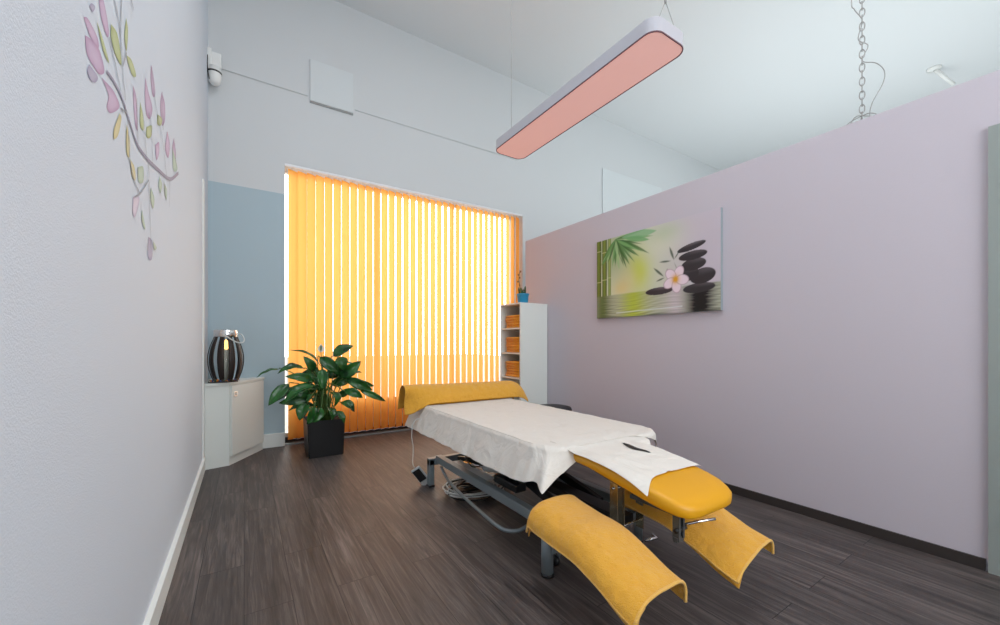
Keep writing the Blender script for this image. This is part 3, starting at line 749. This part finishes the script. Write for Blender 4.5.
# head section
def pad(name, ys, w, zt, zb, cx, m, parent, n=28):
    G = []
    for y, w_, a, b in zip(ys, w, zt, zb):
        zc, h = (a+b)/2, (a-b)/2; ring = []
        for k in range(n+1):
            th_ = 2*PI*k/n; c, s = math.cos(th_), math.sin(th_)
            ring.append((cx+w_*math.copysign(abs(c)**.35, c), y, zc+h*math.copysign(abs(s)**.55, s)))
        G.append(ring)
    return grid_mesh(name, np.array(G), m, parent)
ys = [1.615, 1.61, 1.58, 1.40, 1.3, 1.2, 1.11, 1.04, .985, .945, .915, .90, .893, .892]
wd = [.05, .17, .21, .225, .228, .228, .227, .223, .214, .198, .175, .14, .09, .005]
zt = [.57, .582, .588, .591, .586, .573, .560, .547, .534, .519, .505, .49, .475, .466]
zb = [.56, .54, .53, .525, .508, .49, .474, .461, .451, .444, .442, .445, .455, .465]
hp = pad('head_section', ys, wd, zt, zb, 1.642, M['yellow_vinyl'], T)
box('base_board', -.17, .17, -.19, .19, -.012, 0, M['dark_steel'], hp, bev=.004, M=Matrix.Translation((1.642, 1.22, .487))@Matrix.Rotation(math.radians(9.5), 4, 'X'))
# brackets
for bx_ in (1.515, 1.565, 1.71): bk = box('head_bracket', bx_, bx_+.006, 1.30, 1.345, .20, .48, M['brass'], T)
tube('bracket_bolt', [(1.508, 1.322, .44), (1.725, 1.322, .44)], .007, M['chrome'], bk)
tube('bracket_bolt', [(1.508, 1.322, .24), (1.725, 1.322, .24)], .007, M['chrome'], bk)
cl = boxes('tilt_clamp', [(1.50, 1.512, .965, .995, .33, .462), (1.53, 1.540, .965, .995, .34, .462), (1.497, 1.545, .972, .99, .325, .345)], M['dark_steel'], T)
tube('clamp_screw', [(1.49, .975, .375), (1.56, .975, .375)], .010, M['black'], cl)
tube('clamp_lever', [(1.55, .98, .385), (1.60, .945, .40), (1.655, .90, .415)], .006, M['chrome'], cl)
box('gas_strut_bar', 1.545, 1.565, .985, 1.25, -.010, .010, M['dark_steel'], T, bev=.003, M=Matrix.Translation((0, 0, .42)))
# base frame
for (x, y, r_) in ((1.262, 1.52, .03), (1.915, 1.49, .026)):
    l = lathe('leg', [(0, .012), (r_, .012), (r_, .205), (0, .205)], M['steel'], T, n=24, loc=(x, y, 0))
    lathe('foot_pad', [(0, 0), (r_+.003, 0), (r_+.003, .014), (0, .014)], M['black'], l, n=24, loc=(x, y, 0))
    lathe('leg_cap', [(0, .204), (r_+.004, .204), (r_+.004, .214), (r_-.004, .22), (0, .22)], M['black'], l, n=24, loc=(x, y, 0))
for x in (1.26, 1.93):
    l = box('leg', x-.022, x+.022, 2.95, 3.0, .012, .215, M['steel'], T, bev=.003)
    box('foot_pad', x-.026, x+.026, 2.945, 3.005, 0, .012, M['black'], l, bev=.003)
box('cross_bar', 1.262, 1.915, 1.475, 1.525, .12, .18, M['steel'], T, bev=.004)
box('cross_bar', 1.238, 1.952, 2.95, 3.0, .17, .225, M['steel'], T, bev=.004)
box('side_rail', 1.295, 1.345, 1.50, 2.96, .19, .245, M['steel'], T, bev=.004)
box('side_rail', 1.86, 1.91, 1.50, 2.96, .18, .235, M['steel'], T, bev=.004)
def slanted(name, a, b, wx, hz, m, parent):
    a, b = Vector(a), Vector(b); d_ = b-a; L_ = d_.length; ang_ = math.atan2(d_.z, d_.y)
    return box(name, -wx/2, wx/2, 0, L_, -hz/2, hz/2, m, parent, bev=.003, M=Matrix.Translation(a)@Matrix.Rotation(ang_, 4, 'X'))
slanted('lift_arm', (1.43, 1.66, .47), (1.43, 2.80, .23), .035, .05, M['black'], T)
slanted('lift_arm', (1.80, 1.66, .47), (1.80, 2.80, .23), .035, .05, M['black'], T)
slanted('lift_arm', (1.48, 1.62, .22), (1.48, 2.85, .47), .035, .05, M['black'], T)
slanted('lift_arm', (1.75, 1.62, .22), (1.75, 2.85, .47), .035, .05, M['black'], T)
box('centre_beam', 1.60, 1.70, 1.35, 2.1, .22, .265, M['black'], T, bev=.004)
ac = tube('actuator', [(1.56, 1.98, .33), (1.44, 2.42, .27)], .032, M['motor'], T, n=18)
tube('actuator_rod', [(1.44, 2.42, .27), (1.40, 2.66, .245)], .012, M['chrome'], ac)
box('actuator_gearbox', 1.50, 1.60, 1.88, 2.02, .26, .40, M['black'], ac, bev=.012)
tr = box('cover_tray', 1.345, 1.42, 2.25, 2.75, .235, .243, M['motor'], T, bev=.002)
jb = box('control_box', 1.36, 1.44, 1.93, 2.18, .25, .30, M['black'], T, bev=.008)
for k in range(3): tube('plug', [(1.39+.0*k, 1.95+.06*k, .30), (1.38, 1.96+.06*k, .335), (1.40, 2.02+.06*k, .345)], .010, M['black'], jb)
tube('cable_loop', smooth_path([(1.40, 2.0, .30), (1.37, 2.1, .36), (1.40, 2.3, .33), (1.38, 2.5, .26), (1.42, 2.7, .30)], 24), .005, M['black'], jb, n=6)
tube('foot_bar', smooth_path([(1.32, 2.90, .16), (1.30, 2.75, .115), (1.275, 2.5, .095), (1.245, 2.1, .088), (1.235, 1.93, .088), (1.25, 1.86, .088), (1.30, 1.825, .088), (1.36, 1.82, .10)], 40), .011, M['steel'], T, n=12)
pd = tube('pedal_rod', [(1.915, 1.44, .028), (1.99, 1.42, .03), (2.01, 1.46, .03)], .008, M['chrome'], T)
cs = lathe('caster', [(0, -.012), (.026, -.012), (.029, 0), (.026, .012), (0, .012)], M['black'], T, n=18); cs.rotation_euler = (0, PI/2, 0); cs.location = (1.345, 1.56, .03)
tube('caster_fork', [(1.36, 1.56, .03), (1.36, 1.54, .075), (1.36, 1.51, .12)], .009, M['steel'], T)
# arm rests
def armrest(cx, sgn):
    secs = []
    for y, z, h in ((1.44, .375, .05), (1.40, .378, .05), (1.2, .36, .05), (1.08, .335, .046), (1.05, .325, .04)):
        secs.append([(cx+.105*math.cos(a), y, z-.045+(.045 if math.sin(a) >= 0 else .012)*abs(math.sin(a))**.7*math.copysign(1, math.sin(a))) for a in np.linspace(0, 2*PI, 21)])
    a_ = grid_mesh('arm_rest', np.array(secs), M['yellow_vinyl'], T)
    tube('support_bar', smooth_path([(cx, 1.30, .32), (cx, 1.40, .29), (cx-sgn*.0, 1.50, .20)], 10), .014, M['steel'], a_)
armrest(1.26, 1); armrest(1.865, -1)

# ------------------------------------------------------------------ sheet
def sheet():
    xl, xr, yn, yfar, zt_ = 1.305, 2.19, 1.52, 3.47, .6065
    Wd, Ln, R = xr-xl, yfar-yn, .032
    SS = np.concatenate([np.linspace(-1, 0, 20)[:-1], np.linspace(0, Wd, 50), 10+np.linspace(0, 1, 12)[1:]])
    TT = np.concatenate([np.linspace(-1, 0, 16)[:-1], Ln*(np.linspace(0, 1, 120))])
    G = np.zeros((len(TT), len(SS), 3))
    for i, tt in enumerate(TT):
        for j, q in enumerate(SS):
            tpos = max(tt, 0)
            ll = np.interp(tpos, [0, .12, .3, 2], [.165, .215, .232, .234]) if tt >= 0 else .165
            rl = np.interp(tpos, [0, .2, 2], [.07, .11, .13])
            s = q*ll if q < 0 else (Wd+(q-10)*rl if q >= 10 else q)
            ov = np.interp(s, [-.165, .0, .12, .20, .30, .62, Wd-.1, Wd+.03], [.075, .10, .085, .04, .015, .015, .06, .05])
            t_ = tt*ov if tt < 0 else tt
            # nearest point of the rounded mattress outline
            RC = .17 if s < .4 else .13
            cx_ = min(max(s, RC), Wd-RC); cy_ = max(t_, RC)
            vx, vy = s-cx_, t_-cy_; r_ = math.hypot(vx, vy)
            if r_ <= RC or r_ < 1e-9: d_ = 0; ux = uy = 0; bx, by = xl+s, yn+t_
            else:
                ux, uy = vx/r_, vy/r_; d_ = r_-RC; bx, by = xl+cx_+ux*RC, yn+cy_+uy*RC
            x, y, z = bx, by, zt_
            if d_ > 0:
                if d_ < R*PI/2: out, dn = R*math.sin(d_/R), R*(1-math.cos(d_/R))
                else:
                    e = d_-R*PI/2; corner = abs(ux*uy)*2
                    flare = (.40 if s < .2 else .12)*(1-corner)+.62*corner if s < .4 else .12
                    out, dn = R+e*math.sin(flare), R+e*math.cos(flare)
                x, y, z = bx+ux*(out-R*.6), by+uy*(out-R*.6), zt_-dn
                k_ = min(1, d_/.2)**1.3
                f2 = k_*(.005*math.sin(by*19+.8*math.sin(by*5))+.003*math.sin(by*43+1.3))
                if ux < -.02 and uy < -.02:
                    ph = math.atan2(-uy, -ux)
                    f2 += k_*(.034*math.exp(-((ph-.62)/.10)**2)-.014*math.exp(-((ph-.34)/.13)**2)-.020*math.exp(-((ph-.95)/.16)**2))
                x += ux*f2; y += uy*f2
            inside = 1 if d_ == 0 else max(0, 1-d_/.06)
            wr = .002*hnoise(x, y, 22, 3)+.0014*hnoise(x*1.6, y, 45, 8)
            near = math.exp(-((y-1.66)/.18)**2)
            wr += near*(.003*hnoise(x, y*1.5, 26, 11)+.005*math.exp(-((x-1.47-.35*(y-1.6))/.03)**2)+.004*math.exp(-((x-1.60-.8*(y-1.6))/.02)**2))
            ridge = math.exp(-((x-1.395-.018*math.sin(y*4))/.010)**2)*.0022+.0015*math.exp(-((x-1.80)/.008)**2)
            z += inside*(wr+ridge)+.002
            G[i, j] = (x, y, z)
    return G
o = grid_mesh('bed_sheet', sheet(), M['sheet'], None, .0018)
md = o.modifiers.new('sub', 'SUBSURF'); md.levels = 1; md.render_levels = 1
tag(o, 'white cotton sheet spread over the treatment table and hanging down its side', 'sheet')

def face_cloth():
    ni, nj = 56, 60; G = np.zeros((ni, nj, 3))
    Pt = lambda y: np.interp(y, ys[::-1], zt[::-1])
    for i in range(ni):
        a = i/(ni-1)
        for j in range(nj):
            b = j/(nj-1)
            yn_ = 1.085+.012*math.sin(b*PI)-.035*max(0, 1-b/.28)**1.5-.004*b**3   # near hem
            y = 1.68+(yn_-1.68)*a
            x0_ = 1.408-.006*a; x1_ = np.interp(a, [0, .2, .5, .8, 1], [2.06, 2.02, 1.955, 1.895, 1.868])
            x = x0_+(x1_-x0_)*b
            z = Pt(max(.93, min(y, 1.50)))+.006
            if y > 1.46:
                k_ = min(1, (y-1.46)/.14); k_ = k_*k_*(3-2*k_); z = z*(1-k_)+.6165*k_
            lft = max(0, (1.445-x)/.05); z -= .024*min(1, lft)**2*(.45+.55*a)
            rt = max(0, (x-1.835)/.06); z -= .03*min(1.6, rt)**2*(.3+.7*a)*(1 if y < 1.46 else .2)
            cn = math.exp(-((b)/.12)**2)*max(0, (a-.72)/.28)**2; z -= .022*cn; x -= .006*cn; y -= .012*cn
            z += .0022*hnoise(x, y, 34, 5)+.0045*math.exp(-((x-1.52-(1.3-y)*.5)/.012)**2)*a+.0035*math.exp(-((x-1.44-(1.3-y)*.2)/.010)**2)*a
            G[i, j] = (x, y, z)
    return G
FG = face_cloth()
o = grid_mesh('face_cloth', FG, M['sheet'], None, .0016)
md = o.modifiers.new('sub', 'SUBSURF'); md.levels = 1; md.render_levels = 1
tag(o, 'white cloth with a black breathing slit draped over the yellow head section', 'cloth')
sv = []
for q in range(19):
    u = q/18; yc = 1.462-.185*u; xc = 1.756-.024*math.cos((u-.5)*PI)-.020*u
    hw = .021*math.sin(PI*min(.96, max(.04, u)))**.5
    row = []
    for s in (-1, 0, 1):
        x = xc+hw*s
        d_ = (FG[..., 0]-x)**2+(FG[..., 1]-yc)**2; ix = np.unravel_index(np.argmin(d_), d_.shape)
        row.append((x, yc, FG[ix][2]+.0035))
    sv.append(row)
sv = np.array(sv); sv[..., 2] = sv[..., 2].mean(axis=1, keepdims=True)*.5+sv[..., 2]*.5
ob = grid_mesh('breathing_slit', sv, M['black'], o)
ob['label'] = 'curved black breathing slit'

# ------------------------------------------------------------------ towels on the table
# bolster and far towel
t = thing('knee_bolster', 'yellow half round bolster under the mustard towel at the far end of the table', 'bolster', (1.72, 3.32, .611))
G = np.array([[(x, .105*math.cos(a), .135*math.sin(a)**.8 if math.sin(a) > 0 else 0) for a in np.linspace(0, PI, 18)] for x in np.linspace(-.37, .62, 4)])
grid_mesh('cushion', G, M['yellow_vinyl'], t, .004)
box('bolster_base', -.37, .45, -.105, .105, 0, .004, M['yellow_vinyl'], t)
def noisy(G, amp, s, seed):
    for i in range(G.shape[0]):
        for j in range(G.shape[1]):
            x, y, z = G[i, j]; G[i, j, 2] += amp*hnoise(x+z, y-z*.7, s, seed); G[i, j, 1] += amp*.8*hnoise(x-z, y+z, s*.8, seed+1)
    return G
secs = []
for x, yb, zb_, ytp, ztp, yf_, zf_ in ((1.150, 3.27, .535, 3.33, .782, 3.45, .56), (1.20, 3.24, .545, 3.32, .784, 3.45, .57), (1.28, 3.20, .590, 3.32, .784, 3.46, .60), (1.36, 3.185, .624, 3.32, .780, 3.46, .63), (1.6, 3.18, .626, 3.32, .774, 3.46, .63),
        (2.0, 3.18, .626, 3.32, .770, 3.46, .63), (2.25, 3.18, .62, 3.32, .764, 3.46, .62), (2.34, 3.19, .60, 3.32, .735, 3.46, .60), (2.38, 3.2, .58, 3.32, .69, 3.46, .575), (2.41, 3.2, .56, 3.32, .63, 3.46, .55)):
    secs.append([(x, yb, zb_), (x, yb+.02, zb_+(ztp-zb_)*.42), (x, ytp-.065, zb_+(ztp-zb_)*.85), (x, ytp, ztp), (x, ytp+.065, zb_+(ztp-zb_)*.85), (x, yf_-.015, zf_+(ztp-zf_)*.4), (x, yf_, zf_)])
o = grid_mesh('draped_towel', noisy(loft(secs, 90, 44), .002, 30, 4), M['towel'], None, .008)
tag(o, 'long mustard towel laid over the bolster at the far end of the treatment table', 'towel', 'mustard towels on the treatment table')
def arm_towel(name, prof_far, prof_near, stations, label, seed):
    """stations: (Y, blend 0..1 far->near, dz)"""
    pf, pn = np.array(prof_far), np.array(prof_near); S = []
    for y, b, dz in stations:
        p = pf*(1-b)+pn*b
        S.append([(x, y, z+dz) for x, z in p])
    G = noisy(noisy(loft(S, 80, 70), .0034, 26, seed), .0012, 70, seed+5)
    o = grid_mesh(name, G, M['towel'], None, .009)
    md = o.modifiers.new('sub', 'SUBSURF'); md.levels = 1; md.render_levels = 1
    tag(o, label, 'towel', 'mustard towels on the treatment table')
    # inner fold hanging a little lower, and the paler hem along the open end
    S2 = []
    for y, b, dz in stations:
        p = pf*(1-b)+pn*b; q = p[:3].copy(); q[:, 0] += .013; q[0, 1] -= .016+.01*math.sin(y*9)
        S2.append([(x, y, z+dz-.004) for x, z in q])
    grid_mesh('under_fold', noisy(loft(S2, 60, 14), .002, 28, seed), M['towel'], o, .006)
    hem = [tuple(p) for p in G[-1]]
    tube('hem', hem, .0065, M['towel_edge'], o, n=8)
    tube('hem', [tuple(p) for p in G[:, 0]], .0055, M['towel_edge'], o, n=8)
    return o
arm_towel('arm_towel', [(1.10, .305), (1.108, .345), (1.135, .38), (1.19, .401), (1.29, .404), (1.365, .392), (1.392, .36), (1.398, .31)],
          [(1.10, .190), (1.114, .214), (1.146, .243), (1.20, .262), (1.29, .268), (1.365, .262), (1.392, .232), (1.396, .175)],
          [(1.475, 0, -.03), (1.46, 0, 0), (1.40, .05, .0), (1.28, .2, .004), (1.15, .42, .022), (1.03, .68, .016), (.93, .90, .004), (.872, 1.0, 0)],
          'mustard towel draped over the left arm rest, hanging nearest the camera', 21)
arm_towel('arm_towel', [(1.70, .300), (1.715, .335), (1.745, .372), (1.80, .397), (1.90, .402), (1.975, .388), (2.005, .355), (2.01, .31)],
          [(1.70, .166), (1.73, .190), (1.77, .212), (1.83, .236), (1.91, .255), (1.985, .262), (2.010, .238), (2.014, .195)],
          [(1.46, 0, 0), (1.40, .05, .0), (1.28, .15, .004), (1.15, .32, .012), (1.03, .58, .012), (.93, .80, .002), (.835, 1.0, 0)],
          'mustard towel draped over the right arm rest beyond the yellow head section', 33)

# ------------------------------------------------------------------ cables, hand control
def coil(name, label, c, r0, r1, n, rad, m, seed, tail=None):
    rr_ = random.Random(seed); pts = []
    for k in range(n*12):
        a = 2*PI*k/12; q = r0+(r1-r0)*rr_.random() if k % 6 == 0 else None
        rr0 = r0+(r1-r0)*(.5+.5*math.sin(k*.37+seed)); z = rad+.004+.018*(.5+.5*math.sin(k*.9+seed*2))+k*.0006
        pts.append((c[0]+rr0*1.15*math.cos(a+.1*math.sin(k)), c[1]+rr0*math.sin(a), z))
    if tail: pts += tail
    o = tube(name, smooth_path(pts, len(pts)*4), rad, m, None, n=6)
    tag(o, label, 'cable'); return o
coil('power_cable', 'pale cable coiled on the floor under the treatment table', (1.49, 2.67), .13, .215, 6, .0055, M['cable_white'], 2, [(1.5, 2.78, .12), (1.45, 2.85, .19)])
coil('power_cable', 'black cable tangled inside the pale coil under the table', (1.49, 2.67), .07, .20, 6, .006, M['black'], 5, [(1.46, 2.6, .10), (1.43, 2.55, .24)])
t = thing('hand_control', 'grey hand control with black keypad hanging on a thin cord at the table leg', 'remote control', (1.20, 3.03, .075))
R_ = Matrix.Rotation(math.radians(-32.9), 4, 'Z')@Matrix.Rotation(math.radians(-34), 4, 'Y')@Matrix.Rotation(math.radians(12), 4, 'X')
sh = box('shell', -.040, .040, -.014, .014, -.085, .085, M['handset'], t, bev=.010, seg=3, M=R_)
box('keypad', -.031, .031, -.0165, -.0135, -.035, .072, M['black'], t, bev=.004, M=R_)
c = (R_@Vector((0, 0, .085)))
tube('cord', smooth_path([tuple(c), (c.x-.01, c.y+.02, c.z+.04), (.0, .18, .20), (-.005, .20, .30), (.03, .20, .42), (.20, .20, .43)], 24), .0035, M['cable_white'], t, n=6)

# ------------------------------------------------------------------ hanging lamp
t = thing('pendant_lamp', 'long white hanging lamp with rounded corners and a pinkish diffuser', 'lamp', (1.712, 1.838, 2.6))
hx, hy = .131, .702
shell_('housing', [(rrect(hx-.006, hy-.006, .058), .004), (rrect(hx, hy, .062), .0), (rrect(hx, hy, .062), .068), (rrect(hx-.006, hy-.006, .058), .074)], mat('pale grey lamp housing', lin(196, 194, 200), .4), t)
shell_('trim_ring', [(rrect(hx+.0012, hy+.0012, .063), .001), (rrect(hx+.0012, hy+.0012, .063), -.004), (rrect(hx-.004, hy-.004, .059), -.004), (rrect(hx-.004, hy-.004, .059), .001)], mat('dark mauve trim', lin(120, 84, 92), .4), t, False, False)
shell_('diffuser', [(rrect(hx-.004, hy-.004, .059), -.0005), (rrect(hx-.006, hy-.006, .057), -.003)], M['opal'], t)
for y, spl in ((.65, 0), (-.665, 1)):
    if spl:
        s_ = tube('suspension_wire', [(-.05, y+.02, .070), (0, y, .205), (0, y+.0, ZC-2.6)], .0018, M['wire'], t, n=6)
        tube('suspension_wire', [(.05, y-.02, .070), (0, y, .205)], .0018, M['wire'], t, n=6)
        tube('ferrule', [(0, y, .195), (0, y, .24)], .006, M['wire'], t, n=10)
        lc = [(.0+.05*math.cos(a)-.055, y+.03*math.sin(a), .262+.035*math.sin(a)+.012*a/6.28) for a in np.linspace(0, 4*PI, 40)]
        tube('power_cord', lc+[(0, y+.006, .33), (.006, y+.008, .8), (.006, y+.008, ZC-2.6)], .005, M['cable_grey'], t, n=8)
    else: tube('suspension_wire', [(0, y, .068), (0, y, ZC-2.6)], .0018, M['wire'], t, n=6)

# chain lamp beyond the partition
cx, cy, zb = 3.62, .946, 2.70
t = thing('chain_lamp', 'wire framed lamp hanging on a long steel chain behind the lilac partition', 'lamp', (cx, cy, 0))
bm = bmesh.new(); pitch = .048; nl = int((ZC-zb)/pitch)
for k in range(nl):
    zc = zb+.035+k*pitch; ring = []
    for a in np.linspace(0, 2*PI, 17)[:-1]:
        x, z = .014*math.cos(a), .031*math.sin(a); v = (x*.25, -x*.97, z) if k % 2 else (x*.97, x*.25, z)
        ring.append(Vector((v[0], v[1], zc+v[2])))
    ring = ring+[ring[0]]
    tube_bm(bm, ring, .0034, 6, caps=False)
ch = link('chain', bm_mesh(bm), M['wire'], t, True)
tube('lamp_cord', smooth_path([(x_*.25, -x_*.97, z_) for x_, z_ in ((0, ZC), (-.03, 4.2), (-.055, 3.60), (-.04, 3.50), (0, 3.40), (-.02, 3.28), (.03, 3.21), (.0, 3.12), (.07, 3.07), (.11, 3.0), (.105, 2.92), (.05, 2.80), (.035, 2.70))], 80), .003, M['wire'], t, n=6)
fr = tube('top_ring', [(.125*math.cos(a), .125*math.sin(a), 2.655) for a in np.linspace(0, 2*PI, 33)], .003, M['wire'], t, n=6)
for k in range(5):
    a = 2*PI*k/5+.4
    tube('frame_wire', smooth_path([(0, 0, 2.735), (.06*math.cos(a), .06*math.sin(a), 2.72), (.115*math.cos(a), .115*math.sin(a), 2.67), (.17*math.cos(a), .17*math.sin(a), 2.55), (.18*math.cos(a), .18*math.sin(a), 2.38)], 14), .003, M['wire'], t, n=6)
tube('bottom_ring', [(.18*math.cos(a), .18*math.sin(a), 2.38) for a in np.linspace(0, 2*PI, 33)], .003, M['wire'], t, n=6)
lathe('socket', [(0, 2.70), (.02, 2.70), (.022, 2.60), (0, 2.60)], M['white_plastic'], t, n=16)
lathe('bulb', [(0, 2.46), (.025, 2.47), (.036, 2.50), (.033, 2.535), (.018, 2.575), (.015, 2.60)], M['white_plastic'], t, n=20)
# ceiling spotlight far beyond the partition
t = thing('ceiling_spotlight', 'small white ceiling spotlight rod seen beyond the top of the partition', 'lamp', (8.64, 1.44, ZC))
tube('rod', [(.25, -.16, -.24), (.02, -.01, -.03)], .024, M['white_plastic'], t, n=14)
lathe('ceiling_plate', [(0, 0), (.08, 0), (.08, -.025), (0, -.025)], M['white_plastic'], t, n=24)

# ------------------------------------------------------------------ light, camera
def area(name, loc, rot, sx, sy, power, col):
    l = bpy.data.lights.new(name, 'AREA'); l.shape = 'RECTANGLE'; l.size = sx; l.size_y = sy; l.energy = power; l.color = col
    o = bpy.data.objects.new(name, l); COL.objects.link(o); o.location = loc; o.rotation_euler = rot; return o
# soft fill light added behind the camera, in front of the closed rear wall
area('rear_fill', (1.6, YR+.05, 2.1), (math.radians(-90), 0, PI), 2.6, 2.6, 84, (.93, .97, 1))
# fill light added to brighten this room, unseen high above the frame
area('ceiling_fill', (1.3, 1.2, ZC-.06), (0, 0, 0), 2.2, 2.2, 68, (.93, .97, 1))
# broad unseen uplight added to stand in for the neighbouring area's lights
area('neighbour_uplight', (6.8, 1.6, 2.1), (PI, 0, 0), 5.0, 4.5, 150, (.89, .98, 1))
w = bpy.data.worlds.new('World'); SC.world = w; w.use_nodes = True
bg = w.node_tree.nodes['Background']; bg.inputs[0].default_value = (1, .97, .93, 1); bg.inputs[1].default_value = 1
wn, wl_ = w.node_tree.nodes, w.node_tree.links     # hazy sky, brightest in one direction over the street
tc = wn.new('ShaderNodeTexCoord'); dt = wn.new('ShaderNodeVectorMath'); dt.operation = 'DOT_PRODUCT'
gd = Vector((.44, .90, .16)).normalized(); dt.inputs[1].default_value = gd
wl_.new(tc.outputs['Generated'], dt.inputs[0])
mr = wn.new('ShaderNodeMapRange'); mr.interpolation_type = 'SMOOTHERSTEP'; mr.inputs['From Min'].default_value = .78; mr.inputs['From Max'].default_value = 1.0
mr.inputs['To Min'].default_value = 1.9; mr.inputs['To Max'].default_value = 8.0
wl_.new(dt.outputs['Value'], mr.inputs['Value']); wl_.new(mr.outputs[0], bg.inputs[1])

cam = bpy.data.cameras.new('camera'); co = bpy.data.objects.new('camera', cam); COL.objects.link(co)
cam.sensor_width = 36; cam.sensor_fit = 'HORIZONTAL'; cam.lens = 36*395.63/1000
cam.shift_y = (343.07-312.5)/1000; cam.clip_start = .02
co.location = (0, 0, 1.15); co.rotation_euler = (PI/2, 0, -math.atan((500-244.17)/395.63))
SC.camera = co
SC.view_settings.view_transform = 'Standard'; SC.view_settings.look = 'None'
SC.view_settings.exposure = 0; SC.view_settings.gamma = 1; SC.view_settings.use_curve_mapping = False
SC.cycles.use_denoising = True
SC.cycles.max_bounces = 10; SC.cycles.diffuse_bounces = 6; SC.cycles.transmission_bounces = 8; SC.cycles.transparent_max_bounces = 12
SC.cycles.sample_clamp_indirect = 6
